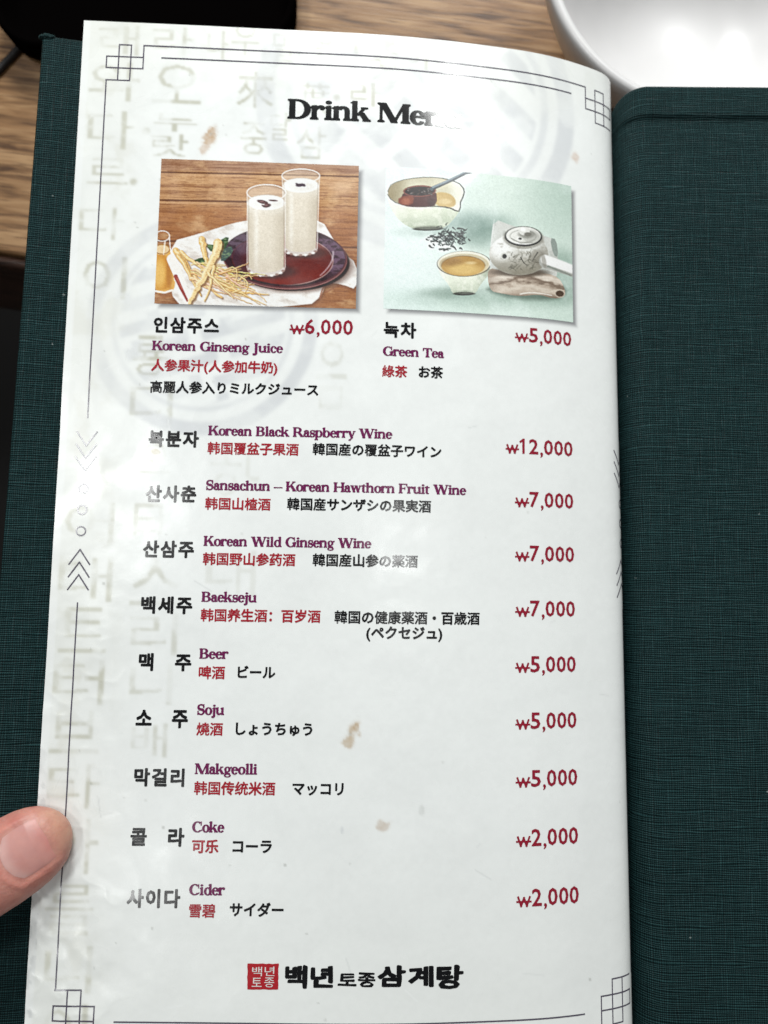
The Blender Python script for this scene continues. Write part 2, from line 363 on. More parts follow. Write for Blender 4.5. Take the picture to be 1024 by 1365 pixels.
G['T'] = (610, R4(245, 0, 368, C_) + sb(245, 123, 0, 60) + R4(30, C_ - 40, 582, C_) + [[(30, C_), (22, C_ - 190), (50, C_ - 190), (100, C_ - 40)], [(582, C_), (590, C_ - 190), (562, C_ - 190), (512, C_ - 40)]])
G['B'] = (590, R4(60, 0, 182, C_) + sb(60, 122, 0, er=0) + st(60, 122, C_, er=0) + R4(180, 0, 302, 34) + R4(180, C_ - 34, 292, C_) + R4(180, 328, 302, 362) + bow(290, 503, 205, 157, 118, 34, -90, 90) + bow(300, 178, 240, 184, 128, 36, -90, 90))
G['R'] = (680, R4(60, 0, 182, C_) + sb(60, 122, 0) + st(60, 122, C_, er=0) + R4(180, C_ - 34, 302, C_) + R4(180, 300, 302, 334) + bow(295, 480, 225, 180, 124, 36, -90, 90) + dg(505, 0, 270, 325, 150) + sb(505, 130, 0, 30, th=26, br=6))
G['W'] = (960, dg(250, 0, 50, C_, 140) + dg(290, 30, 440, C_, 46) + dg(620, 0, 400, C_, 140) + dg(665, 30, 835, C_, 46) + st(50, 130, C_, 48, th=24, br=10) + st(400, 120, C_, 48, th=24, br=10) + st(830, 50, C_, 60, th=24, br=10) + [[(240, -8), (330, -8), (350, 90), (225, 90)], [(610, -8), (705, -8), (720, 90), (600, 90)]])
G['S'] = (510, sshape(50, -8, 410, 676, 132))
G['H'] = (690, R4(60, 0, 182, C_) + sb(60, 122, 0) + st(60, 122, C_) + R4(500, 0, 622, C_) + sb(500, 122, 0) + st(500, 122, C_) + R4(180, 312, 502, 362))
G['F'] = (570, R4(60, 0, 182, C_) + sb(60, 122, 0, 52) + st(60, 122, C_, er=0) + R4(180, C_ - 36, 515, C_) + [[(525, C_ - 180), (505, C_), (440, C_ - 36), (500, C_ - 180)]] + R4(180, 322, 390, 356) + R4(366, 250, 392, 430))
G['C'] = (650, bow(340, 330, 308, 342, 136, 36, 46, 316) + R4(540, 430, 568, 662) + [[(470, 640), (555, 540), (565, 560), (545, 600)]] + [[(540, 90), (575, 150), (598, 140), (560, 70)]])
G['a'] = (420, R4(232, 60, 336, 300) + bow(196, 290, 140, 144, 104, 34, 0, 140) + dot(98, 330, 52) + bow(170, 122, 140, 132, 98, 30, 60, 300) + spine(bezq((336, 300), (150, 270), (90, 170)), [30] * 11) + spine(bezq((150, 20), (220, 10), (262, 90)), [34] * 11) + bow(318, 62, 82, 72, 40, 40, 180, 350))
G['b'] = (500, R4(50, 10, 154, A_) + flag(50, 104, A_ - 12) + bow(258, 205, 200, 222, 106, 32))
G['c'] = (410, bow(215, 208, 190, 222, 110, 32, 42, 322) + dot(322, 318, 52))
G['d'] = (510, bow(245, 205, 200, 222, 106, 32) + R4(342, 20, 446, A_) + flag(342, 104, A_ - 12) + sb(400, 46, 0, el=0))
G['e'] = (430, bow(218, 208, 192, 222, 110, 32, 0, 322) + R4(110, 222, 404, 252) )
G['f'] = (320, R4(80, 0, 184, 560) + sb(80, 104, 0) + R4(20, X_ - 30, 270, X_) + bow(220, 560, 140, 140, 104, 32, 70, 180) + dot(280, 630, 50))
G['g'] = (460, bow(205, 270, 165, 158, 92, 28) + spine(bezq((330, 360), (400, 370), (440, 400)), [40 + 2 * k for k in range(11)]) + spine(bezq((120, 140), (50, 90), (110, 50)), [40] * 11) + spine(bezq((100, 50), (240, 20), (340, -10)), [90] * 11) + bow(215, -98, 185, 112, 62, 32, 0, 360))
G['h'] = (530, R4(50, 0, 154, A_) + flag(50, 104, A_ - 12) + sb(50, 104, 0, 36) + arch(150, 340, X_ + 8) + sb(342, 104, 0, 36))
G['i'] = (270, R4(80, 0, 184, X_) + flag(80, 104, X_) + sb(80, 104, 0) + dot(128, 590, 66))
G['j'] = (265, R4(90, -80, 194, X_) + flag(90, 104, X_) + dot(140, 590, 66) + bow(60, -80, 134, 132, 104, 32, -100, 0) + dot(46, -160, 48))
G['k'] = (530, R4(50, 0, 154, A_) + flag(50, 104, A_ - 12) + sb(50, 104, 0) + dg(154, 180, 330, X_ - 12, 58) + st(320, 80, X_, 40, th=24, br=8) + dg(358, 16, 210, 250, 132) + sb(360, 124, 0, 34, th=26, br=6))
G['l'] = (268, R4(80, 0, 184, A_) + flag(80, 104, A_ - 12) + sb(80, 104, 0))
G['m'] = (800, R4(50, 0, 154, X_) + flag(50, 104, X_) + sb(50, 104, 0, 34) + arch(150, 326, X_ + 8) + sb(326, 104, 0, 30) + arch(426, 602, X_ + 8) + sb(602, 104, 0, 34))
G['n'] = (530, R4(50, 0, 154, X_) + flag(50, 104, X_) + sb(50, 104, 0, 36) + arch(150, 340, X_ + 8) + sb(340, 104, 0, 36))
G['o'] = (470, bow(235, 208, 208, 222, 112, 32))
G['p'] = (505, R4(50, -215, 154, X_) + flag(50, 104, X_) + sb(50, 104, -215) + bow(258, 208, 205, 222, 108, 32))
G['r'] = (390, R4(50, 0, 154, X_) + flag(50, 104, X_) + sb(50, 104, 0) + spine(bezq((150, 300), (200, 420), (300, 400)), [30, 34, 40, 46, 52, 58, 64, 70, 74, 76, 70]) + dot(312, 366, 56))
G['s'] = (370, sshape(40, -6, 290, 438, 96))
G['t'] = (330, R4(80, 60, 184, 470) + [[(80, 430), (184, 430), (184, 540), (160, 530)]] + R4(24, X_ - 30, 290, X_) + bow(190, 80, 110, 88, 104, 36, 180, 310))
G['u'] = (535, R4(50, 120, 154, X_) + flag(50, 104, X_) + bow(210, 150, 160, 158, 104, 56, 180, 330) + R4(350, 0, 454, X_) + flag(350, 104, X_) + sb(400, 54, 0, el=0, er=40))
G['w'] = (700, dg(180, 0, 40, X_, 118) + dg(205, 20, 305, X_, 40) + dg(430, 0, 290, X_, 118) + dg(455, 20, 580, X_, 40) + st(40, 110, X_, 34, th=22, br=6) + st(290, 100, X_, 34, th=22, br=6) + st(575, 44, X_, 46, th=22, br=6) + [[(172, -8), (250, -8), (262, 70), (160, 70)], [(422, -8), (500, -8), (512, 70), (410, 70)]])
G['y'] = (490, dg(205, 0, 40, X_, 122) + spine(bezq((410, X_), (290, 60), (200, -120)), [44] * 11) + spine(bezq((205, -110), (160, -190), (90, -170)), [46, 52, 58, 66, 74, 82, 88, 90, 88, 84, 80]) + st(40, 112, X_, 34, th=22, br=6) + st(385, 44, X_, 46, th=22, br=6) + [[(200, 0), (325, 0), (290, -60), (215, -40)]])
G['–'] = (500, R4(0, 205, 500, 240))
G[' '] = (230, [])
_gc = {}
def union(polys):
    """one flat, non-overlapping triangulation of overlapping polygons"""
    vs = []; fs = []
    for p in polys:
        a = sum(p[i][0] * p[(i + 1) % len(p)][1] - p[(i + 1) % len(p)][0] * p[i][1] for i in range(len(p)))
        if abs(a) < 1e-9: continue
        q = p if a > 0 else p[::-1]
        fs.append(list(range(len(vs), len(vs) + len(q)))); vs += [Vector(c) for c in q]
    if not fs: return np.zeros((0, 2)), []
    k = 1000.0 / max(1e-6, max(max(abs(v.x), abs(v.y)) for v in vs))
    r = geometry.delaunay_2d_cdt([v * k for v in vs], [], fs, 0, 1e-3)
    V = np.array([tuple(v)[:2] for v in r[0]]) / k; T = [tuple(f) for f in r[2]]
    c = np.array([V[list(f)].mean(0) for f in T]); ins = np.zeros(len(T), bool)
    for f in fs:                                                 # keep the triangles whose middle lies in one of the (convex) pieces
        q = np.array([tuple(vs[i])[:2] for i in f]); m = ~ins
        if len(q) > 4 or len(q) < 3:
            t = np.zeros(m.sum(), bool); cc = c[m]
            for i in range(len(q)):
                a, b = q[i], q[(i + 1) % len(q)]
                if a[1] != b[1]: t ^= (cc[:, 1] >= min(a[1], b[1])) & (cc[:, 1] < max(a[1], b[1])) & (cc[:, 0] < a[0] + (cc[:, 1] - a[1]) * (b[0] - a[0]) / (b[1] - a[1]))
        else:
            t = np.ones(m.sum(), bool); cc = c[m]
            for i in range(len(q)):
                a, b = q[i], q[(i + 1) % len(q)]; t &= (b[0] - a[0]) * (cc[:, 1] - a[1]) - (b[1] - a[1]) * (cc[:, 0] - a[0]) >= 0
        ins[np.where(m)[0][t]] = True
    return V, [f for f, o in zip(T, ins) if o]
def serif(txt):
    V = []; F = []; x = 0; n = 0
    for i, ch in enumerate(txt):
        adv, polys = G[ch]
        if ch not in _gc:
            v, f = fatten(*union(polys), 22)
            if len(v) and ch.islower(): v[:, 1] = np.where(v[:, 1] > 432, 475 + (v[:, 1] - 432) * .80, np.where(v[:, 1] > 0, v[:, 1] * 1.1, v[:, 1]))
            _gc[ch] = (v, f)
        v, f = _gc[ch]
        if len(v): V.append(v + [x, 0]); F += [tuple(k + n for k in t) for t in f]; n += len(v)
        x += adv - (40 if ch != ' ' else -20)
    return np.concatenate(V), F
# sans and CJK letters: Blender's own built-in font
_fc = bpy.data.curves.new('lettering', 'FONT'); _fo = bpy.data.objects.new('lettering', _fc); COL.objects.link(_fo)
_fc.resolution_u = 2
def sans(txt):
    _fc.body = txt
    dg_ = bpy.context.evaluated_depsgraph_get(); dg_.update()
    e = _fo.evaluated_get(dg_); m = e.to_mesh()
    V = np.array([v.co[:2] for v in m.vertices]); F = [tuple(p.vertices) for p in m.polygons]
    e.to_mesh_clear(); return V, F
def fatten(V, F, d):
    """grow a flat letter outwards by d (a bolder weight)"""
    if d <= 0 or not len(V): return V, F
    cnt = {}
    for f in F:
        for a, b in zip(f, f[1:] + f[:1]): cnt[(min(a, b), max(a, b))] = cnt.get((min(a, b), max(a, b)), 0) + 1
    P = [[tuple(V[k]) for k in f] for f in F]; ends = set()
    if np.abs(V).max() < 5: d *= min(1, max(.52, 7.2 / sum(math.hypot(*(V[b] - V[a])) for (a, b), n in cnt.items() if n == 1)))   # dense characters keep their counters open
    for (a, b), n in cnt.items():
        if n > 1: continue
        dx, dy = V[b] - V[a]; l = math.hypot(dx, dy)
        if l < 1e-7: continue
        nx, ny = -dy / l * d, dx / l * d; ends.update((a, b))
        P.append([(V[a][0] + nx, V[a][1] + ny), (V[a][0] - nx, V[a][1] - ny), (V[b][0] - nx, V[b][1] - ny), (V[b][0] + nx, V[b][1] + ny)])
    P += [[(V[a][0] + d * math.cos(t * math.pi / 3 + .3), V[a][1] + d * math.sin(t * math.pi / 3 + .3)) for t in range(6)] for a in sorted(ends)]
    VV = [tuple(v) for v in V]; FF = list(F)
    for q in P[len(F):]: FF.append(tuple(range(len(VV), len(VV) + len(q)))); VV += q
    return np.array(VV), FF                                      # overlapping pieces: lay() sets each a few microns apart
_sc = {}
def bold(ch, d):
    if (ch, d) not in _sc: _sc[(ch, d)] = fatten(*sans(ch), d)
    return _sc[(ch, d)]
def boldline(txt, d):
    """one line of letters, each at its own natural place in the line"""
    VV, FF, n, x = [], [], 0, 0.0
    for ch in txt:
        if ch == '　': x += 1.0; continue
        V, F = bold(ch, d); nat = sans(ch)[0]; adv = 1.0 if ord(ch) > 0x2e80 else (nat[:, 0].max() + 0.06)
        VV.append(V + [x, 0]); FF += [tuple(k + n for k in f) for f in F]; n += len(V); x += adv
    return np.concatenate(VV), FF
def slice_mesh(V, F, step=1.6):
    """cut letter faces on a grid in u and v so that they follow the bend of the page"""
    par = list(range(len(V)))
    def root_(a):
        while par[a] != a: par[a] = par[par[a]]; a = par[a]
        return a
    for f in F:
        for k in f[1:]: par[root_(k)] = root_(f[0])
    lift = np.random.RandomState(len(V)).rand(len(V)) * .03          # thickness of the ink film differs by microns from piece to piece
    bm = bmesh.new(); vs = [bm.verts.new((x, y, lift[root_(k)])) for k, (x, y) in enumerate(V)]
    for f in F:
        try: bm.faces.new([vs[k] for k in f])
        except ValueError: pass
    for ax in (0, 1):
        lo, hi = V[:, ax].min(), V[:, ax].max()
        k = math.ceil(lo / step)
        while k * step < hi:
            no = (1, 0, 0) if ax == 0 else (0, 1, 0); co = (k * step, 0, 0) if ax == 0 else (0, k * step, 0)
            bmesh.ops.bisect_plane(bm, geom=bm.verts[:] + bm.edges[:] + bm.faces[:], plane_co=co, plane_no=no, dist=1e-5); k += 1
    bmesh.ops.triangulate(bm, faces=bm.faces[:])
    bm.verts.index_update()
    V2 = np.array([v.co[:] for v in bm.verts]); F2 = [tuple(v.index for v in f.verts) for f in bm.faces]; bm.free()
    return V2, F2
H_INK = 0.065
def lay(name, V, F, mat, parent, h=H_INK, label=None):
    V, F = slice_mesh(np.asarray(V, float), F)
    W = page_w(V[:, 0], V[:, 1], h + V[:, 2])
    F = [t[::-1] for t in F]
    o = mesh_np(name, W, np.array(F), mat, parent, smooth=True)
    # make sure the ink faces the reader
    if o.data.polygons[0].normal.z < 0: o.data.flip_normals()
    if label: o['label'] = label
    return o
def fit_w(V, u0, u1, vb, asp=1.0, vtop=None, skew=0.0):
    V = V.copy(); lo = V.min(0); hi = V.max(0); s = (u1 - u0) / (hi[0] - lo[0]); sy = s * asp
    U = u0 + (V[:, 0] - lo[0]) * s
    return np.stack([U, vb - (V[:, 1] - lo[1]) * sy], 1)

# ------------------------------------------------------------------ the menu
menu = thing('menu_book', 'open drink menu with white printed page in a dark green linen cover', 'menu')

# --- page background print (paper tone, pale old letters, emblem, stains)
DU = 0.4
ug = np.concatenate([np.arange(0, 160, DU), np.arange(160, 186.01, 0.25)]); vg = np.arange(0, PH_ + 0.01, DU); vg[-1] = PH_
U2, V2 = np.meshgrid(ug, vg, indexing='ij')
def segd(X, Y, a, b):
    dx, dy = b[0] - a[0], b[1] - a[1]; t = np.clip(((X - a[0]) * dx + (Y - a[1]) * dy) / (dx * dx + dy * dy + 1e-12), 0, 1)
    return np.hypot(X - a[0] - t * dx, Y - a[1] - t * dy), t
def poly_sd(X, Y, pts):
    ins = np.zeros(X.shape, bool); d = np.full(X.shape, 1e9); n = len(pts)
    for i in range(n):
        a, b = pts[i], pts[(i + 1) % n]; d = np.minimum(d, segd(X, Y, a, b)[0])
        if a[1] != b[1]: ins ^= ((Y >= min(a[1], b[1])) & (Y < max(a[1], b[1])) & (X < a[0] + (Y - a[1]) * (b[0] - a[0]) / (b[1] - a[1])))
    return np.where(ins, -d, d)
def blur(A, n):
    k = np.exp(-np.linspace(-2, 2, 2 * n + 1) ** 2); k /= k.sum()
    for ax in (0, 1):
        P = np.pad(A, [(n, n) if a == ax else (0, 0) for a in (0, 1)], mode='edge')
        A = sum(k[j] * np.take(P, range(j, j + A.shape[ax]), axis=ax) for j in range(2 * n + 1))
    return A
WM = np.zeros(U2.shape)
def stamp(ch, box_, wt=0.0, amp=1.0):
    V, F = bold(ch, wt); lo, hi = V.min(0), V.max(0)
    u = box_[0] + (V[:, 0] - lo[0]) / (hi[0] - lo[0]) * (box_[2] - box_[0]); v = box_[3] - (V[:, 1] - lo[1]) / (hi[1] - lo[1]) * (box_[3] - box_[1])
    for f in F:
        for k in range(1, len(f) - 1):
            T = [(u[f[0]], v[f[0]]), (u[f[k]], v[f[k]]), (u[f[k + 1]], v[f[k + 1]])]
            i0 = np.searchsorted(ug, min(t[0] for t in T)) - 1; i1 = np.searchsorted(ug, max(t[0] for t in T)) + 1
            j0 = np.searchsorted(vg, min(t[1] for t in T)) - 1; j1 = np.searchsorted(vg, max(t[1] for t in T)) + 1
            i0, j0 = max(i0, 0), max(j0, 0)
            X, Y = U2[i0:i1, j0:j1], V2[i0:i1, j0:j1]
            if X.size == 0: continue
            c = [(T[(q + 1) % 3][0] - T[q][0]) * (Y - T[q][1]) - (T[(q + 1) % 3][1] - T[q][1]) * (X - T[q][0]) for q in range(3)]
            ins = ((c[0] >= -.02) & (c[1] >= -.02) & (c[2] >= -.02)) | ((c[0] <= .02) & (c[1] <= .02) & (c[2] <= .02))
            WM[i0:i1, j0:j1] = np.maximum(WM[i0:i1, j0:j1], ins * amp)
for ch, b in [('래', (4.8, 1.2, 17.1, 11.1)), ('와', (2.6, 13.5, 17.8, 26)), ('다', (3, 29.4, 17, 41.7)), ('르', (3.4, 44.7, 15.8, 53)), ('다', (2, 60.2, 15.5, 70.5)), ('이', (4, 76, 17, 89)),
              ('라', (21.2, 1, 33.7, 10.3)), ('오', (21.8, 13.4, 36.6, 26)), ('누', (22.6, 29.4, 35.6, 35.2)), ('랏', (22.4, 36.4, 33.5, 43.6)),
              ('우', (45.2, -1.5, 53.6, 9.5)), ('來', (47.5, 14.5, 58.5, 26.5)), ('葉', (66, 17.5, 76, 28)), ('라', (82, 16.5, 91.5, 24.5)), ('중', (49, 31.5, 57, 42)), ('삼', (66, 32, 75, 42.5)), ('용', (71, 1, 77, 10)), ('니', (83, 2, 94, 12)),
              ('어', (3, 150, 17, 162)), ('대', (2, 165.5, 17.3, 178)), ('트', (3, 180, 16.6, 192.5)), ('터', (2.2, 194.5, 16.7, 206.8)), ('브', (2.4, 208.8, 16, 220)), ('타', (2.6, 223, 17, 235)), ('아', (3.5, 238, 17.5, 252)), ('를', (4, 255, 17, 268)), ('니', (4.5, 271, 17.5, 283)), ('이', (5, 286, 17, 299)),
              ('으', (23.5, 132, 32, 141)), ('日', (22.8, 150, 31, 159)), ('스', (22.6, 166, 37, 179)), ('리', (23.2, 181, 36.6, 193)), ('니', (24, 195.5, 35.8, 206.5)), ('배', (25, 212, 35, 221)),
              ('나', (38, 1.5, 44, 11)), ('말', (58, 1, 65, 11)), ('씀', (90, 1, 97, 11)), ('이', (99, 2, 106, 11)), ('달', (58, 28, 64, 37)), 
              ('룡', (20, 100, 30, 112)), ('디', (20, 114, 32, 127)), 
              ('하', (44, 135, 58, 151)), ('내', (44, 163, 58, 176)), ('음', (74, 100, 83, 121))]:
    stamp(ch, b)
for c in ((20.5, 35.5), (17.5, 52), (37, 7), (78, 22)): WM = np.maximum(WM, smooth01(1.6 - np.hypot(U2 - c[0], V2 - c[1])))
def ringm(cx, cy, r0, r1): d = np.hypot(U2 - cx, V2 - cy); return smooth01((d - r0) / .8 + .5) * smooth01((r1 - d) / .8 + .5)
def bar(a, b, w): return smooth01((w / 2 - segd(U2, V2, a, b)[0]) / .8 + .5)
EM = np.maximum.reduce([ringm(40, 95.5, 30, 34), ringm(40, 95.5, 25.5, 27) * 0.7])
def inside(cx, cy, r): return smooth01(r - np.hypot(U2 - cx, V2 - cy) + .5)
def fret(cx, cy, r, ang, pitch, w):
    """key-fret lattice of broad bands inside a disc"""
    a = math.radians(ang); x = (U2 - cx) * math.cos(a) + (V2 - cy) * math.sin(a); y = -(U2 - cx) * math.sin(a) + (V2 - cy) * math.cos(a)
    iy = np.floor(y / pitch); fy = y - iy * pitch; hz = smooth01((w / 2 - np.abs(fy - pitch / 2)) / .7 + .5)
    xs = x + (iy % 2) * pitch * .9; fx = xs - np.floor(xs / (pitch * 1.8)) * pitch * 1.8
    vt = smooth01((w / 2 - np.abs(fx - pitch * .9)) / .7 + .5); gap = smooth01((np.abs(x - pitch * .9 * ((iy % 2) - .5)) - 1.6) / .8)
    return np.maximum(hz * gap, vt * (fy < pitch * .55)) * inside(cx, cy, r)
EM = np.maximum(EM, fret(40, 95.5, 24.5, -17, 7.4, 3.6)); EM = np.maximum(EM, ringm(40, 95.5, 30, 34))
EM = np.maximum(EM, ringm(104, 20, 45, 51) * .9); EM = np.maximum(EM, ringm(104, 20, 39, 41.5) * .7)
EM = np.maximum(EM, fret(104, 20, 37.5, 42, 12.5, 6.0) * .9)
worn = smooth01((fbm(U2 / 5, V2 / 5, 50) - 0.30) / 0.34)
WM = blur(WM, 2) * (0.25 + 0.9 * worn); EM = blur(EM, 3) * (0.45 + 0.6 * smooth01((fbm(U2 / 9, V2 / 9, 61) - .3) / .4))
paper = np.array([0.812, 0.832, 0.822]); Cp = np.ones(U2.shape + (3,)) * paper
mott = fbm(U2 / 14, V2 / 14, 70, 5) - 0.5; fine = fbm(U2 / 1.3, V2 / 1.3, 80, 3) - 0.5
edge_age = smooth01((26 - U2) / 26) * 0.75 + 0.25
Cp *= (1 + 0.24 * mott * edge_age + 0.045 * fine)[..., None]
def mixin(mask, c): global Cp; Cp = Cp * (1 - mask[..., None]) + np.array(c) * mask[..., None]
mixin(0.92 * WM * smooth01((160 - U2) / 60) * np.maximum(0.40 + 0.60 * smooth01((42 - U2) / 8), 1.0 * smooth01((48 - V2) / 4)) * (1 - 0.35 * smooth01((V2 - 120) / 20) * smooth01((U2 - 20) / 4)), (0.52, 0.52, 0.44)); mixin(0.60 * EM, (0.55, 0.57, 0.60))
mixin(0.30 * smooth01((fbm(U2 / 7 + 9, V2 / 7, 90, 5) - 0.52) / 0.2) * smooth01((24 - U2) / 14), (0.60, 0.59, 0.50))
mixin(0.16 * smooth01((fbm(U2 / 9 + 3, V2 / 16, 95, 5) - 0.5) / 0.2) * smooth01((30 - V2) / 14), (0.56, 0.57, 0.52))
age = smooth01((34 - U2) / 34) * .6 + smooth01((26 - V2) / 26) * .5 + smooth01((V2 - 230) / 60) * .25
mixin(np.clip(.55 * age * (0.5 + fbm(U2 / 22, V2 / 26, 97, 4)), 0, .6), (0.735, 0.745, 0.69))
def stain(c, ru, rv, col_, amp, seed, ang=0):
    a = math.radians(ang); x = ((U2 - c[0]) * math.cos(a) + (V2 - c[1]) * math.sin(a)) / ru; y = (-(U2 - c[0]) * math.sin(a) + (V2 - c[1]) * math.cos(a)) / rv
    d = np.hypot(x, y) + (fbm(U2 / 1.9, V2 / 1.9, seed, 4) - .5) * 1.5
    mixin(amp * .35 * smooth01((1.35 - d) / .9), col_); mixin(amp * .8 * smooth01((1.0 - d) / .5) * (0.35 + 1.0 * fbm(U2 / .9, V2 / .9, seed + 5, 3)), col_)
stain((39.6, 37.0), 2.0, 3.6, (0.50, 0.34, 0.20), .95, 101, 18); stain((38, 41), 1.6, 2.4, (0.55, 0.40, 0.28), .7, 103, 10)
stain((87.6, 212.0), 2.0, 2.6, (0.50, 0.38, 0.25), 1.0, 111, 20); stain((86.0, 216.2), 1.6, 2.6, (0.52, 0.41, 0.28), .85, 113, 10)
stain((96.1, 239.0), 2.2, 1.5, (0.58, 0.50, 0.42), .8, 121); stain((106.8, 234.8), 1.0, 1.7, (0.60, 0.62, 0.60), .6, 125)
stain((155.2, 33.6), 1.9, 2.0, (0.60, 0.44, 0.34), .6, 131); stain((27.4, 134.6), 1.6, 1.2, (0.60, 0.52, 0.36), .6, 135)
stain((145, 144.5), .8, 1.3, (0.6, 0.63, 0.64), .55, 137); stain((84.5, 240.3), .5, 1.2, (0.55, 0.58, 0.6), .6, 139)
# printed soft shadows to the right of and below the two pictures
PIC = {'juice': (25.55, 44.3, 85.25, 89.95), 'tea': (93.5, 44.0, 153.45, 89.6)}
for b in PIC.values():
    s_ = smooth01(.5 - np.maximum(np.maximum(b[0] + 1.4 - U2, U2 - b[2] - 1.1), np.maximum(b[1] + 1.6 - V2, V2 - b[3] - 1.1)) / 2.0)
    mixin(0.9 * s_, (0.17, 0.17, 0.18))
# scratches and the clear laminate rim on the left edge
for k in range(46):
    a = (rng.uniform(4, 168), rng.uniform(4, 296)); th = rng.uniform(0, math.pi); l = rng.uniform(1.5, 7)
    d, t = segd(U2, V2, a, (a[0] + l * math.cos(th), a[1] + l * math.sin(th))); mixin(rng.uniform(.12, .4) * smooth01(1 - d / .35), (0.9, 0.92, 0.92) if k % 3 else (0.5, 0.52, 0.52))
mixin(0.5 * smooth01((2.2 - U2) / .3) , (0.84, 0.86, 0.86))
mixin(0.35 * smooth01((fbm(U2 / 1.4, V2 / 2.2, 140, 3) - .52) / .1) * smooth01((2.4 - U2) / .5) * smooth01((V2 - 215) / 20), (0.42, 0.44, 0.44))
for k in range(60):
    c = (rng.uniform(2, 60) if k % 2 else rng.uniform(2, 170), rng.uniform(4, 298)); mixin(rng.uniform(.2, .6) * smooth01((rng.uniform(.25, .5) - np.hypot(U2 - c[0], V2 - c[1])) / .25 + .3), (0.4, 0.41, 0.38))
PG = page_w(U2, V2)
page = mesh_np('page', PG.reshape(-1, 3), grid_faces(len(ug), len(vg)), M_PAGE, menu, True, colr=Cp.reshape(-1, 3))
if page.data.polygons[0].normal.z < 0: page.data.flip_normals()
# the leaf bound behind the printed page, with its own thickness
ul = np.linspace(0.15, 186, 90); vl = np.linspace(0.15, PH_ - .2, 60); UL, VL = np.meshgrid(ul, vl, indexing='ij')
A0 = page_w(UL, VL, -0.12).reshape(-1, 3); A1 = page_w(UL, VL, -0.55).reshape(-1, 3)
Fg = grid_faces(90, 60); n0 = len(A0); rim = [i for i in range(60)] + [i * 60 + 59 for i in range(1, 90)] + [89 * 60 + j for j in range(58, -1, -1)] + [i * 60 for i in range(88, 0, -1)]
Fr = np.array([(rim[k], rim[(k + 1) % len(rim)], rim[(k + 1) % len(rim)] + n0, rim[k] + n0) for k in range(len(rim))])
mesh_np('backing_leaf', np.concatenate([A0, A1]), np.concatenate([Fg, Fg[:, ::-1] + n0, Fr]), M_LEAF, menu)

# --- border lines and corner knots
def strip(pts, w=0.38):
    Q = []
    for a, b in zip(pts[:-1], pts[1:]):
        dx, dy = b[0] - a[0], b[1] - a[1]; l = math.hypot(dx, dy); nx, ny = -dy / l * w / 2, dx / l * w / 2; ex, ey = dx / l * w / 2, dy / l * w / 2
        Q.append([(a[0] + nx - ex, a[1] + ny - ey), (a[0] - nx - ex, a[1] - ny - ey), (b[0] - nx + ex, b[1] - ny + ey), (b[0] + nx + ex, b[1] + ny + ey)])
    return Q
def mirror(polys, mu, mv): return [[(PW - x if mu else x, PH_ - y if mv else y) for x, y in p] for p in polys]
def draw(name, polys, mat, h=H_INK): V, F = union(polys); return lay(name, V, F, mat, page, h)
c0, c1, c2, c3 = 7.5, 11.15, 14.8, 18.6; r0, r1, r2, r3 = 7.55, 11.5, 15.25, 19.3
knot = strip([(c0, r1), (c3, r1)]) + strip([(c0, r2), (c3, r2)]) + strip([(c0, r1), (c0, r2)]) + strip([(c3, r0), (c3, r2)]) + strip([(c1, r0), (c2, r0)]) + strip([(c1, r0), (c1, r3)]) + strip([(c2, r0), (c2, r3)]) + strip([(c0 + .2, r3), (c2, r3)])
for mu in (0, 1):
    for mv in (0, 1): draw('corner_knot', mirror(knot, mu, mv), M_LINE)
for mv in (0, 1):
    draw('border_line', mirror(strip([(c3, r0), (PW - c3, r0)]), 0, mv), M_LINE)
    draw('border_line', mirror(strip([(24.2, 11.4), (PW - 24.2, 11.4)]), 0, mv), M_LINE)
def ringp(c, r, w=.42): return [[(c[0] + q * math.cos(a), c[1] + q * math.sin(a)) for q, a in ((r, a0), (r, a1), (r - w, a1), (r - w, a0))] for a0, a1 in [(2 * math.pi * k / 24, 2 * math.pi * (k + 1) / 24) for k in range(24)]]
for mu in (0, 1):
    q_ = 2.0 * mu; e_ = 1.1 * mu
    draw('border_line', mirror(strip([(7.75 - q_, r3), (7.8 - q_, 124.8)]), mu, 0), M_LINE)
    draw('border_line', mirror(strip([(7.9 - q_, 178.6), (7.9 - q_, PH_ - r3)]), mu, 0), M_LINE)
    for k in range(3):
        y = 133.2 + 3.67 * k; draw('chevron', mirror(strip([(4.95 - e_, y - 4.1), (7.85 - e_, y), (10.75 - e_, y - 4.1)], .40), mu, 0), M_LINE)
        y = 163.4 + 3.6 * k; draw('chevron', mirror(strip([(4.9 - e_, y + 4.2), (7.8 - e_, y), (10.7 - e_, y + 4.2)], .40), mu, 0), M_LINE)
        draw('ring_mark', mirror(ringp((7.75 - q_, 145.75 + 6.18 * k), 1.5), mu, 0), M_LINE)

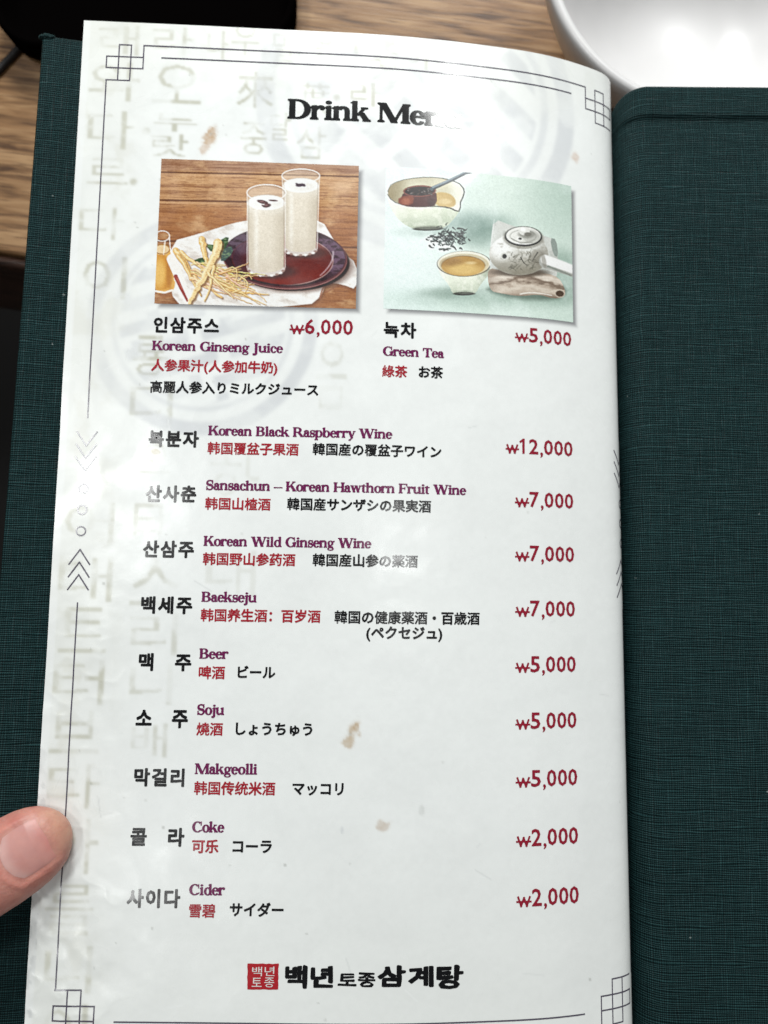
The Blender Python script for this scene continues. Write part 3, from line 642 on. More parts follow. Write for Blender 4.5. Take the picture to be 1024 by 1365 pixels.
# --- lettering: text, style, left and right edge and baseline on the page in mm
TXT = [
('인삼주스','ko',25.62,44.89,98.93),('W6,000','pr',65.91,84.56,98.17),('Korean Ginseng Juice','en',25.44,64.0,104.12),('人参果汁(人参加牛奶)','zh',25.51,62.49,111.15),('高麗人参入りミルクジュース','ja',25.45,74.73,117.11),
('녹차','ko',93.67,103.52,98.59),('W5,000','pr',134.19,152.7,97.6),('Green Tea','en',93.54,112.03,104.12),('綠茶','zh',93.45,100.96,110.78),('お茶','ja',104.34,111.72,110.65),
('복분자','ko',25.76,40.34,133.22),('W12,000','pr',131.14,152.6,132.5),('Korean Black Raspberry Wine','en',42.9,96.81,129.36),('韩国覆盆子果酒','zh',42.9,69.42,135.12),('韓国産の覆盆子ワイン','ja',73.47,111.4,134.85),
('산사춘','ko',25.7,40.3,149.41),('W7,000','pr',133.95,152.6,148.6),('Sansachun – Korean Hawthorn Fruit Wine','en',42.95,118.97,145.5),('韩国山楂酒','zh',42.9,61.78,151.4),('韓国産サンザシの果実酒','ja',66.51,108.49,151.15),
('산삼주','ko',25.7,40.3,165.44),('W7,000','pr',133.93,152.62,164.7),('Korean Wild Ginseng Wine','en',42.9,91.21,161.75),('韩国野山参药酒','zh',42.9,69.39,167.38),('韓国産山参の薬酒','ja',74.33,104.75,167.27),
('백세주','ko',25.95,40.5,181.38),('W7,000','pr',133.95,152.65,180.85),('Baekseju','en',42.95,58.71,177.71),('韩国养生酒：百岁酒','zh',42.95,77.04,183.39),('韓国の健康薬酒・百歳酒','ja',81.01,123.07,183.49),('(ペクセジュ)','ja',90.15,112.11,188.4),
('맥　주','ko',26.05,40.9,197.36),('W5,000','pr',133.88,152.65,196.9),('Beer','en',42.97,51.29,193.69),('啤酒','zh',43.05,50.45,199.46),('ビール','ja',54.03,64.67,199.02),
('소　주','ko',26.0,40.6,213.03),('W5,000','pr',133.85,152.65,212.86),('Soju','en',43.05,50.68,209.19),('燒酒','zh',43.1,50.48,214.96),('しょうちゅう','ja',54.05,75.59,214.84),
('막걸리','ko',26.3,40.3,228.91),('W5,000','pr',133.86,152.63,228.86),('Makgeolli','en',43.05,60.47,225.28),('韩国传统米酒','zh',43.1,65.65,230.99),('マッコリ','ja',70.41,84.69,230.85),
('콜　라','ko',26.1,41.0,244.8),('W2,000','pr',133.9,152.6,244.89),('Coke','en',43.0,51.96,240.84),('可乐','zh',43.15,50.51,246.45),('コーラ','ja',54.35,65.19,246.28),
('사이다','ko',26.0,40.6,260.87),('W2,000','pr',133.93,152.55,260.88),('Cider','en',42.9,52.75,257.35),('雪碧','zh',43.1,50.31,263.31),('サイダー','ja',54.2,68.97,262.91),
('Drink','ti',62.98,88.73,29.5),('Menu','ti',90.55,117.4,29.4)]
CAPH = 2.72
for txt, sty, u0, u1, vb in TXT:
    if sty in ('en', 'ti'):
        V, F = serif(txt); lo = V[:, 0].min(); s = (u1 - u0) / (V[:, 0].max() - lo); sy = (CAPH if sty == 'en' else 6.2) / 660
        P = np.stack([u0 + (V[:, 0] - lo) * s, vb - V[:, 1] * sy], 1)
        lay('title_word' if sty == 'ti' else 'english_name', P, F, M_BLACK if sty == 'ti' else M_PLUM, page)
    elif sty == 'pr':
        body = txt[1:]; k = (u1 - u0) / (400.0 if len(body) == 5 else 455.0); sy = 4.65 / 105; P1 = []; F1 = []; n1 = 0
        x0s = {5: [-308, -232, -206, -134, -64], 6: [-370, -305, -230, -204, -133, -63]}[len(body)]; ws = {'1': 36, ',': 20}
        for c, xa in zip(body, x0s):
            V, F = bold(c, 0.019) if c != '1' else union([[(20, 0), (36, 0), (36, 105), (24, 105)], [(20, 0), (24, 105), (20, 100)], [(0, 84), (6, 72), (26, 88), (24, 105)]]); lo, hi = V.min(0), V.max(0); w = ws.get(c, 63)
            yb, yt = (-21, 16) if c == ',' else (0, 105)
            P1.append(np.stack([u1 + (xa + (V[:, 0] - lo[0]) / (hi[0] - lo[0]) * w) * k, vb - (yb + (V[:, 1] - lo[1]) / (hi[1] - lo[1]) * (yt - yb)) * sy], 1)); F1 += [tuple(q + n1 for q in f) for f in F]; n1 += len(V)
        P1 = np.concatenate(P1); F = F1; x = u0; w = u1 + x0s[0] * k - u0 - 7 * k
        won = strip([(x + .30, vb - 2.5), (x + w * .29, vb - .2), (x + w * .5, vb - 2.3), (x + w * .71, vb - .2), (x + w - .30, vb - 2.5)], .56) + strip([(x, vb - 1.3), (x + w, vb - 1.3)], .5)
        W_, F_ = union(won)
        lay('price', np.concatenate([P1, W_]), list(F) + [tuple(k + len(P1) for k in t) for t in F_], M_PRICE, page)
    else:
        V, F = boldline(txt, {'ko': 0.040, 'zh': 0.033, 'ja': 0.036}[sty])
        P = fit_w(V, u0, u1, vb, 1.0)
        if sty == 'ko': P[:, 1] = vb - (vb - P[:, 1]) / (vb - P[:, 1].min()) * 5.0
        lay({'ko': 'korean_name', 'zh': 'chinese_name', 'ja': 'japanese_name'}[sty], P, F, {'ko': M_BLACK, 'zh': M_RED, 'ja': M_BLACK}[sty], page)
# --- the house mark at the foot: red seal and brush lettering
for ch, u0, u1, v0, v1 in [('백',69.74,75.97,275.2,281.3),('년',76.83,83.04,275.3,280.9),('토',84.17,89.26,277.1,280.5),('종',89.59,94.55,277.0,280.75),('삼',95.02,102.7,275.2,280.7),('계',103.39,110.44,275.4,280.95),('탕',111.13,118.74,275.4,281.7)]:
    V, F = bold(ch, 0.046 if v1 - v0 > 5 else 0.036); lo, hi = V.min(0), V.max(0)
    P = np.stack([u0 + (V[:, 0] - lo[0]) / (hi[0] - lo[0]) * (u1 - u0), v1 - (V[:, 1] - lo[1]) / (hi[1] - lo[1]) * (v1 - v0)], 1)
    P += np.stack([fbm(P[:, 0] / 1.1, P[:, 1] / 1.1, 200, 2) - .5, fbm(P[:, 0] / 1.1, P[:, 1] / 1.1, 205, 2) - .5], 1) * 0.5
    lay('brush_letter', P, F, M_BLACK, page)
sq = []
for (a, b) in [((59.6, 275.0), (68.0, 274.9)), ((68.0, 274.9), (68.15, 281.45)), ((68.15, 281.45), (59.7, 281.55)), ((59.7, 281.55), (59.6, 275.0))]:
    for k in range(10): sq.append((a[0] + (b[0] - a[0]) * k / 10 + random.uniform(-.09, .09), a[1] + (b[1] - a[1]) * k / 10 + random.uniform(-.09, .09)))
cq = (63.9, 278.2); draw('seal', [[cq, sq[k], sq[(k + 1) % len(sq)]] for k in range(len(sq))], M_SEAL)
for ch, b in [('백', (60.9, 275.7, 63.6, 278.1)), ('년', (64.3, 275.6, 67.0, 278.0)), ('토', (60.9, 278.5, 63.6, 280.8)), ('종', (64.3, 278.4, 67.0, 280.9))]:
    V, F = bold(ch, 0.004); lo, hi = V.min(0), V.max(0)
    P = np.stack([b[0] + (V[:, 0] - lo[0]) / (hi[0] - lo[0]) * (b[2] - b[0]), b[3] - (V[:, 1] - lo[1]) / (hi[1] - lo[1]) * (b[3] - b[1])], 1)
    lay('seal_letter', P, F, M_WHITEINK, page, 0.13)

# --- the two printed pictures: flat colour print on the page
class Pic:
    def __init__(s, corners, nx, ny):
        s.t, s.s = np.meshgrid(np.linspace(0, 1, ny), np.linspace(0, 1, nx)); TL, TR, BR, BL = [np.array(c, float) for c in corners]
        P = ((1 - s.s) * (1 - s.t))[..., None] * TL + (s.s * (1 - s.t))[..., None] * TR + (s.s * s.t)[..., None] * BR + ((1 - s.s) * s.t)[..., None] * BL
        s.X, s.Y = P[..., 0], P[..., 1]; s.C = np.zeros(s.X.shape + (3,)); s.nx, s.ny = nx, ny
    def put(s, m, c):
        c = np.asarray(c, float); s.C = s.C * (1 - m[..., None]) + c * m[..., None]
    def ell(s, cx, cy, rx, ry, soft=3, rot=0):
        a = math.radians(rot); x = (s.X - cx) * math.cos(a) + (s.Y - cy) * math.sin(a); y = -(s.X - cx) * math.sin(a) + (s.Y - cy) * math.cos(a)
        d = np.hypot(x / rx, y / ry); return smooth01((1 - d) * min(rx, ry) / soft + .5)
    def ering(s, cx, cy, rx, ry, w, rot=0): return np.clip(s.ell(cx, cy, rx + w / 2, ry + w / 2, 3, rot) - s.ell(cx, cy, rx - w / 2, ry - w / 2, 3, rot), 0, 1)
    def poly(s, pts, soft=4, cut=0):
        for _ in range(cut): pts = [((a[0] * w + b[0] * (1 - w)), (a[1] * w + b[1] * (1 - w))) for a, b in zip(pts, list(pts[1:]) + [pts[0]]) for w in (.75, .25)]
        return smooth01(-poly_sd(s.X, s.Y, pts) / soft + .5)
    def line(s, pts, w0, w1=None, soft=3):
        w1 = w0 if w1 is None else w1; M = np.zeros(s.X.shape); n = len(pts) - 1; g = max(w0, w1) / 2 + soft + 2
        q = np.array(pts, float); k = (s.X > q[:, 0].min() - g) & (s.X < q[:, 0].max() + g) & (s.Y > q[:, 1].min() - g) & (s.Y < q[:, 1].max() + g)
        X, Y = s.X[k], s.Y[k]; m = np.zeros(X.shape)
        for i in range(n):
            d, t = segd(X, Y, pts[i], pts[i + 1]); w = w0 + (w1 - w0) * (i + t) / n; m = np.maximum(m, smooth01((w / 2 - d) / soft + .5))
        M[k] = m
        return M
    def done(s, name, box_, gain):
        s.C = np.stack([blur(s.C[..., k], 1) for k in range(3)], -1)
        s.C = s.C + .55 * (s.C - np.stack([blur(s.C[..., k], 5) for k in range(3)], -1)); s.C = 128 + (s.C - 128) * 1.10 + (s.C - s.C.mean(-1, keepdims=True)) * -.04
        s.C += (rng.rand(s.nx, s.ny, 1) - .5) * 20 + (fbm(s.X / 6, s.Y / 6, 300, 2) - .5)[..., None] * 12
        U = box_[0] + s.s * (box_[2] - box_[0]); V = box_[1] + s.t * (box_[3] - box_[1])
        o = mesh_np(name, page_w(U, V, 0.035).reshape(-1, 3), grid_faces(s.nx, s.ny), M_PHOTO, page, True, colr=np.clip(lin(np.clip(s.C, 0, 255)) * gain, 0.002, .9).reshape(-1, 3))
        if o.data.polygons[0].normal.z < 0: o.data.flip_normals()
        return o
p = Pic([(113, 70), (955, 98), (943, 710), (87, 685)], 330, 252)
X, Y = p.X, p.Y; yy = Y - (X - 500) * .02
gr = fbm(X / 150, yy / 7, 310, 5); g2 = fbm(X / 70, yy / 34, 315, 4); g3 = fbm(X / 30, yy / 3, 318, 3)
p.C[:] = np.array([198, 152, 108]); p.put(smooth01((yy - 250) / 60), (178, 124, 80)); p.put(smooth01((yy - 330) / 60) * .5, (158, 102, 62)); p.put(smooth01((132 - yy) / 8), (176, 134, 104))
p.put(np.clip((gr - .47) * 1.7, 0, .55), (124, 76, 46)); p.put(np.clip((g2 - .52) * 2.4, 0, .6), (222, 184, 140)); p.put(np.clip((g3 - .60) * 1.6, 0, .3), (110, 66, 42))
for y0, x0, x1 in ((136, 80, 960), (256, 80, 480), (442, 860, 960), (430, 90, 300)):
    w_ = 5 + 4 * fbm(X / 50, X * 0 + y0, 322, 2); p.put(.8 * smooth01(1 - np.abs(yy - y0) / w_) * (X > x0) * (X < x1), (92, 52, 30)); p.put(.35 * smooth01(1 - np.abs(yy - y0 - 10) / 8) * (X > x0) * (X < x1), (222, 184, 146))
p.put(p.ell(880, 190, 50, 26, 40) * .5, (226, 190, 150))
# white cloth under the tray
cl = [(140, 430), (300, 385), (420, 346), (490, 334), (700, 330), (800, 338), (830, 390), (880, 470), (950, 520), (950, 632), (880, 606), (815, 600), (796, 655), (740, 700), (210, 708), (150, 640)]
cm = p.poly(cl, 5, 1); p.put(p.poly([(a + 6, b + 10) for a, b in cl], 22, 1) * .4, (80, 46, 28)); p.put(cm, (243, 240, 236))
fold = fbm((X + Y * .6) / 55, (Y - X * .3) / 24, 320, 4); p.put(cm * np.clip((fold - .46) * 2.2, 0, .55), (196, 184, 174)); p.put(cm * np.clip((.42 - fold) * 2, 0, .6), (252, 251, 250))
p.put(p.line(bezq((790, 665), (800, 606), (830, 600), 8), 9, 4) * .8, (158, 104, 76)); p.put(p.line([(815, 640), (870, 612), (945, 640)], 8, 4) * .6, (150, 96, 70))
# lacquer tray
p.put(p.ell(660, 522, 268, 118, 26, 3) * .75, (92, 62, 52)); p.put(p.ell(652, 508, 264, 126, 6, 3) * .95, (34, 18, 20)); p.put(p.ell(640, 494, 266, 134, 3, 3), (92, 46, 52)); p.put(p.ell(637, 489, 260, 126, 4, 3), (58, 28, 38)); p.put(p.ell(628, 502, 216, 106, 4, 3), (104, 28, 22))
ti = p.ell(628, 502, 214, 104, 6, 3); rimm = np.clip(p.ell(637, 489, 260, 126, 4, 3) - ti, 0, 1)
p.put(ti * .7 * smooth01((Y - 490) / 100), (134, 40, 24)); p.put(ti * smooth01((520 - X) / 90) * .8, (66, 44, 64)); p.put(ti * p.ell(760, 450, 80, 40, 50) * .6, (168, 124, 116)); p.put(ti * p.ell(470, 450, 46, 30, 30) * .6, (120, 104, 122))
p.put(rimm * p.ell(850, 470, 90, 90, 60) * .8, (126, 100, 124)); p.put(rimm * p.ell(420, 430, 80, 60, 50) * .65, (126, 112, 132)); p.put(rimm * np.clip((fbm(X / 26, Y / 14, 327, 3) - .5) * 3, 0, .5), (34, 14, 20))
p.put(p.ering(628, 502, 217, 107, 4, 3) * .75 * smooth01((X - 560) / 200), (206, 166, 156)); p.put(p.ering(640, 493, 264, 132, 4, 3) * .7 * smooth01((Y - 420) / 160), (176, 128, 122)); p.put(p.line(bezq((845, 470), (850, 520), (790, 570), 8), 9, 4, 6) * .7, (206, 190, 200))
def glass(tx, ty, trx, try_, my, mrx, mry, by, brx, bry):
    wall = np.maximum(p.poly([(tx - trx, ty), (tx + trx, ty), (tx + brx + 9, by), (tx - brx - 9, by)], 3), p.ell(tx, by, brx + 9, bry + 3)); wall = np.maximum(wall, p.ell(tx, ty, trx, try_))
    p.put(p.ell(tx + 26, by + 16, brx + 26, bry, 20) * .55, (44, 14, 14)); p.put(wall * .42, (236, 228, 220)); p.put(p.ell(tx, by + 6, brx + 6, bry, 4), (214, 204, 198))
    for k in range(9): a = math.radians(15 + 150 * k / 8); p.put(p.ell(tx + (brx + 1) * math.cos(a), by + 6 + (bry - 2) * math.sin(a), 7, 5, 4) * .8, (250, 248, 246) if k % 2 else (150, 116, 108))
    milk = np.maximum(p.poly([(tx - mrx, my), (tx + mrx, my), (tx + brx, by - 10), (tx - brx, by - 10)], 3), p.ell(tx, by - 10, brx, bry)); sh = (X - tx) / mrx
    p.put(milk, (230, 221, 205)); p.put(milk * np.clip(np.abs(sh + .1) - .35, 0, 1) * 1.1, (196, 184, 164)); p.put(milk * smooth01((my + 70 - Y) / 70) * .7, (248, 245, 238)); p.put(milk * .6 * np.exp(-((sh + .52) / .13) ** 2), (250, 246, 238)); p.put(milk * .5 * (fbm(X / 9, Y / 9, 341, 3) - .35), (210, 200, 182)); p.put(milk * smooth01((Y - by + 60) / 60) * .4, (206, 194, 176))
    p.put(p.ell(tx, my, mrx, mry, 4), (250, 248, 244)); p.put(p.ering(tx, my, mrx, mry, 4) * (Y < my) * .6, (205, 190, 172)); p.put(p.ell(tx + 16, my + 6, mrx * .7, mry * .5, 14) * .4, (226, 222, 214))
    p.put(p.ering(tx, ty, trx - 1, try_ - 1, 4), (250, 249, 247)); p.put(p.ering(tx, ty + 3, trx - 6, try_ - 4, 3) * .6 * (Y < ty + 4), (150, 118, 92))
    for sg in (-1, 1): p.put(p.line([(tx + sg * (trx - 2), ty), (tx + sg * (brx + 7), by)], 3, 3, 3) * .6, (240, 236, 230)); p.put(p.line([(tx + sg * (trx - 9), ty + 24), (tx + sg * (brx + 1), by)], 2.5, 2.5, 3) * .35, (140, 116, 98))
    p.put(p.line([(tx - trx * .62, ty + 20), (tx - trx * .6, my - 16)], 6, 4) * .6, (250, 248, 246))
glass(706, 143, 82, 31, 184, 77, 32, 456, 64, 24)
for e in ((704, 183, 20, 7, -6), (690, 179, 8, 4, 20), (720, 186, 7, 4, 0)): p.put(p.ell(*e[:4], 3, e[4]), (86, 66, 80))
glass(559, 216, 84, 36, 258, 81, 33, 536, 74, 31)
for e in ((543, 256, 24, 8, 14), (562, 272, 17, 8, -12), (588, 250, 18, 4, 4), (546, 273, 8, 4, 30), (556, 262, 6, 4, 0)): p.put(p.ell(*e[:4], 3, e[4]), (88, 44, 48)); p.put(p.ell(e[0] - 4, e[1] - 2, e[2] * .4, e[3] * .4, 3) * .5, (176, 140, 136))
# honey jar at the left edge
p.put(p.poly([(84, 440), (150, 436), (168, 560), (176, 610), (160, 640), (80, 644)], 4, 1), (226, 176, 92)); p.put(p.poly([(84, 480), (140, 474), (160, 590), (150, 626), (80, 630)], 14, 1), (206, 142, 46)); p.put(p.ell(108, 560, 26, 60, 26) * .7, (244, 206, 124)); p.put(p.ell(150, 560, 14, 60, 14) * .5, (168, 104, 30)); p.put(p.ell(118, 460, 33, 22), (232, 204, 160)); p.put(p.ering(118, 458, 32, 20, 5), (178, 128, 64)); p.put(p.ering(118, 402, 31, 22, 4), (250, 244, 238))
p.put(p.line([(88, 400), (84, 640)], 4), (248, 240, 228)); p.put(p.line([(148, 405), (152, 450), (172, 590)], 4), (250, 244, 236)); p.put(p.line([(130, 424), (124, 480)], 7, 4) * .7, (252, 246, 236)); p.put(p.line([(80, 632), (130, 640), (162, 630)], 8), (246, 236, 222))
r_ = np.random.RandomState(4)
for pts, c in (([(345, 432), (400, 398), (396, 440), (352, 510)], (54, 84, 50)), ([(296, 436), (350, 440), (392, 462), (330, 476)], (66, 96, 54)), ([(246, 508), (282, 492), (316, 496), (286, 532)], (52, 82, 40)), ([(360, 470), (410, 440), (420, 470), (370, 520)], (78, 96, 92))):
    p.put(p.poly(pts, 4, 1), c); p.put(p.poly(pts, 4, 1) * np.clip((fbm(X / 12, Y / 6, 345, 3) - .5) * 3, 0, .6), (150, 176, 128))
p.put(p.line([(160, 500), (196, 590), (232, 690)], 44, 28), (246, 240, 234)); p.put(p.line([(176, 572), (200, 624), (226, 674)], 17, 9), (158, 52, 36)); p.put(p.line([(182, 580), (204, 626)], 4) * .6, (214, 130, 104))
def root(pts, w0, w1, c=(236, 206, 146), dk=.7):
    P = []
    for a, b in zip(pts[:-1], pts[1:]):
        for k in range(4): t = k / 4; P.append((a[0] * (1 - t) + b[0] * t + r_.normal(0, w0 * .05 + .8), a[1] * (1 - t) + b[1] * t + r_.normal(0, w0 * .05 + .8)))
    P.append(pts[-1]); o = w0 * .16 + 1
    p.put(p.line([(a + o, b + o) for a, b in P], w0 * 1.05, w1 + 1, 5 + w0 * .15) * dk, (120, 76, 34)); m = p.line(P, w0, w1, 3); p.put(m, c); p.put(m * np.clip((fbm(X / 7, Y / 5, 351 + int(w0), 3) - .5) * 2.4, 0, .5), (188, 140, 78)); p.put(p.line([(a - o * .8, b - o * .8) for a, b in P], w0 * .34, w1 * .3, 4 + w0 * .2) * .75, (255, 243, 208))
root([(175, 462), (205, 500), (240, 556), (290, 606), (370, 660)], 26, 8, (230, 190, 118)); root([(285, 420), (293, 450), (300, 490), (316, 545)], 26, 13, (230, 194, 126)); root([(188, 486), (226, 552), (250, 600), (282, 652)], 20, 5, (224, 184, 110)); root([(200, 470), (260, 520), (330, 560)], 16, 6, (238, 204, 136))
for k in range(64):
    a = r_.uniform(235, 400); b = 500 + (a - 235) * .25 + r_.uniform(0, 90); l = r_.uniform(50, 215); th = r_.normal(.42, .28); e = (a + l * math.cos(th), b + l * math.sin(th)); m_ = ((a + e[0]) / 2 + r_.normal(0, 12), (b + e[1]) / 2 + r_.normal(0, 16))
    if e[0] > 580 or e[1] > 694: continue
    root(bezq((a, b), m_, e, 4), r_.uniform(3.5, 10) * (1 if k % 3 else 1.5), 1.6, (232 + r_.randint(-20, 16), 194 + r_.randint(-26, 20), 118 + r_.randint(-26, 40)), .55)
for c in (((385, 545), (450, 510), (432, 590)), ((440, 592), (486, 548), (498, 584)), ((400, 575), (470, 560), (470, 610)), ((420, 640), (500, 600), (560, 680)), ((455, 575), (500, 600), (470, 640))): root(bezq(*c, 5), 4.5, 2, (240, 200, 130), .5)
root([(357, 428), (350, 462), (334, 502), (296, 580), (262, 634), (235, 685)], 38, 12, (240, 212, 156)); root([(338, 530), (326, 590), (318, 630), (298, 675)], 13, 4); root([(312, 560), (356, 600), (420, 664)], 12, 3)
p.done('printed_picture', PIC['juice'], .84)['label'] = 'printed picture of two glasses of milky juice on a dark tray'

p = Pic([(78, 103), (866, 183), (880, 762), (72, 712)], 330, 252); X, Y = p.X, p.Y
p.C[:] = np.array([214, 228, 219]); p.put(smooth01((560 - X) / 420) * .95, (233, 245, 243)); p.put(smooth01((X - 540) / 320) * .65 * smooth01((540 - Y) / 320), (178, 200, 188)); p.put(smooth01((Y - 560) / 160) * .35, (200, 222, 210))
p.put(p.ell(440, 366, 130, 50, 90) * .75, (100, 130, 120)); p.put(p.ell(470, 420, 90, 40, 60) * .45, (120, 146, 136)); p.put(p.ell(560, 664, 330, 40, 60) * .45, (130, 156, 142)); p.put(p.ell(816, 570, 110, 110, 80) * .5, (124, 150, 136)); p.put(p.ell(350, 650, 110, 22, 30) * .55, (130, 152, 140)); p.put(p.ell(250, 390, 120, 22, 30) * .4, (150, 170, 160))
wash = fbm(X / 90, Y / 90, 360, 4); p.put(np.clip((wash - .5) * 1.2, 0, .3), (238, 248, 246))
# pouring bowl
bw_ = p.poly([(82, 205), (86, 255), (120, 328), (180, 377), (250, 381), (320, 377), (366, 328), (386, 290), (340, 200)], 4, 2); p.put(bw_, (232, 236, 219)); p.put(bw_ * smooth01((Y - 290) / 90) * .65, (170, 184, 162)); p.put(bw_ * smooth01((X - 250) / 130) * .55, (176, 190, 166)); p.put(bw_ * smooth01((170 - X) / 80) * .6, (250, 251, 244)); p.put(bw_ * np.clip((fbm(X / 20, Y / 20, 362, 3) - .5) * 2, 0, .3), (250, 250, 240)); p.put(p.ell(252, 378, 62, 9), (70, 72, 66)); p.put(p.ell(252, 372, 60, 8, 6) * .6, (140, 146, 130))
inn = p.poly([(84, 214), (98, 185), (150, 164), (230, 156), (310, 162), (380, 184), (400, 222), (384, 266), (380, 306), (350, 294), (290, 282), (150, 275), (98, 248)], 3, 2); p.put(inn, (212, 208, 184)); p.put(inn * smooth01((190 - X) / 90) * .75, (150, 136, 104)); p.put(inn * smooth01((190 - Y) / 40) * .4, (172, 164, 136)); p.put(inn * smooth01((X - 320) / 50) * .85, (240, 240, 228))
p.put(p.poly([(270, 222), (330, 222), (366, 250), (362, 290), (280, 284)], 9, 2) * inn, (204, 176, 116)); p.put(p.ell(320, 262, 26, 12, 10) * .6, (228, 208, 160))
ol = [(86, 214), (98, 186), (120, 174), (150, 165), (190, 159), (230, 156), (270, 157), (310, 162), (350, 172), (380, 186), (396, 206), (400, 222), (394, 244), (384, 266), (384, 288), (378, 304), (364, 302), (346, 292), (320, 286), (290, 283), (220, 283), (150, 274), (118, 262), (98, 246), (86, 226)]
p.put(p.line(ol[:8], 2.5, 4) * .8, (92, 88, 76)); p.put(p.line(ol[7:19], 4, 6), (66, 66, 62)); p.put(p.line(ol[18:], 5, 3) * .85, (84, 84, 76))
p.put(p.poly([(150, 212), (284, 210), (288, 276), (250, 286), (170, 284), (134, 268)], 4, 1), (86, 42, 40)); p.put(p.poly([(130, 238), (196, 232), (186, 278), (130, 272)], 8, 1), (140, 78, 58)); p.put(p.ell(160, 258, 18, 14, 10) * .6, (186, 120, 92)); p.put(p.ell(216, 215, 67, 25), (132, 78, 68)); p.put(p.ell(216, 216, 60, 20), (36, 22, 24)); p.put(p.ell(262, 262, 16, 18, 12) * .5, (58, 26, 28))
for k in range(30): p.put(p.ell(r_.uniform(166, 266), r_.uniform(203, 232), r_.uniform(3, 9), r_.uniform(2, 4), 2, r_.uniform(-60, 60)), [(110, 100, 98), (20, 14, 14), (66, 50, 46)][k % 3])
p.put(p.line([(266, 206), (350, 168), (404, 139), (440, 133)], 17, 12), (86, 98, 106)); p.put(p.line([(270, 200), (350, 163), (404, 134), (440, 130)], 7, 5, 4) * .8, (156, 170, 178)); p.put(p.line([(272, 210), (352, 172), (400, 148)], 4, 3) * .6, (46, 52, 58))
# scattered leaves
for k in range(120):
    c = (338 + r_.normal(0, 34), 416 + r_.normal(0, 17)); a = r_.uniform(-1.2, 1.2); l = r_.uniform(8, 22); d = 46 + r_.randint(-22, 26); p.put(p.line(bezq(c, (c[0] + l * .5 * math.cos(a) + r_.normal(0, 3), c[1] + l * .5 * math.sin(a) + r_.normal(0, 4)), (c[0] + l * math.cos(a), c[1] + l * math.sin(a)), 3), r_.uniform(4, 9), 2), (d - 4, d + 4, d + 5) if k % 6 else (112, 122, 120))
for a, b in (((262, 410), (285, 418)), ((375, 378), (408, 386)), ((300, 466), (335, 470)), ((355, 455), (368, 470)), ((385, 462), (393, 468)), ((265, 432), (300, 436)), ((380, 412), (402, 418)), ((318, 470), (345, 464))): p.put(p.line([a, ((a[0] + b[0]) / 2, (a[1] + b[1]) / 2 - 3), b], 9, 4), (42, 50, 49))
# cup of tea
cp = p.poly([(288, 515), (300, 572), (340, 616), (354, 655), (402, 660), (450, 655), (470, 614), (508, 572), (517, 520)], 4, 2); p.put(cp, (228, 233, 217)); p.put(cp * smooth01((Y - 590) / 70) * .5, (168, 182, 160)); p.put(cp * smooth01((X - 430) / 70) * .6, (156, 168, 148)); p.put(cp * smooth01((350 - X) / 40) * .5, (248, 250, 242)); p.put(cp * np.clip((fbm(X / 14, Y / 14, 364, 3) - .5) * 2, 0, .3), (250, 250, 240)); p.put(p.ell(402, 653, 45, 8), (58, 58, 52)); p.put(p.ell(402, 646, 44, 8, 5) * .4, (150, 160, 144))
p.put(p.ell(402, 528, 113, 54), (62, 60, 54)); p.put(p.ell(401, 526, 110, 51), (236, 233, 218)); p.put(p.ell(401, 532, 104, 47, 4), (206, 196, 166)); p.put(p.ell(398, 537, 91, 42, 4), (184, 144, 74)); p.put(p.ell(402, 552, 70, 24, 26) * .85, (226, 194, 122)); p.put(p.ell(350, 520, 40, 16, 20) * .5, (142, 104, 50)); p.put(p.ering(398, 537, 91, 42, 4) * .5 * (Y < 540), (120, 88, 46)); p.put(p.ell(430, 524, 22, 6, 8) * .5, (246, 232, 190))
# folded cloth and teapot
nk = p.poly([(524, 336), (600, 366), (770, 415), (796, 418), (806, 490), (800, 600), (560, 600), (508, 560), (512, 440)], 6, 1); p.put(nk, (208, 210, 205)); p.put(nk * np.clip((fbm(X / 26, Y / 40, 366, 4) - .5) * 2.4, 0, .4), (166, 170, 164)); p.put(nk * smooth01((560 - X) / 60) * .5, (230, 234, 232)); p.put(p.poly([(768, 412), (798, 418), (808, 494), (784, 486)], 4, 1), (148, 158, 152)); p.put(p.line([(526, 340), (514, 440), (510, 560)], 3) * .6, (236, 240, 238))
p.put(p.poly([(490, 640), (620, 678), (800, 676), (856, 640), (820, 600), (520, 620)], 26, 1) * .75, (92, 108, 98)); cm = p.poly([(498, 540), (560, 560), (640, 568), (800, 562), (848, 636), (826, 664), (780, 668), (720, 652), (640, 664), (560, 652), (506, 640)], 4, 2); p.put(cm, (188, 172, 156))
fl_ = (Y - 600) - 14 * np.sin(X / 60.0) + (fbm(X / 40, Y / 16, 368, 3) - .5) * 40; p.put(cm * np.exp(-((fl_ - 4) / 9) ** 2) * .8, (112, 94, 80)); p.put(cm * np.exp(-((fl_ + 18) / 13) ** 2) * .75, (232, 224, 212)); p.put(cm * np.exp(-((fl_ - 34) / 14) ** 2) * .7, (222, 212, 198)); p.put(cm * smooth01((Y - 645) / 24) * .75, (110, 92, 78)); p.put(cm * smooth01((560 - X) / 50) * .4, (140, 122, 106)); p.put(p.ell(816, 646, 20, 14, 6), (84, 66, 52)); p.put(p.ering(816, 646, 22, 15, 4) * .8, (206, 194, 178)); p.put(p.line(bezq((640, 654), (690, 640), (780, 656), 8), 5, 3) * .8, (240, 236, 228))
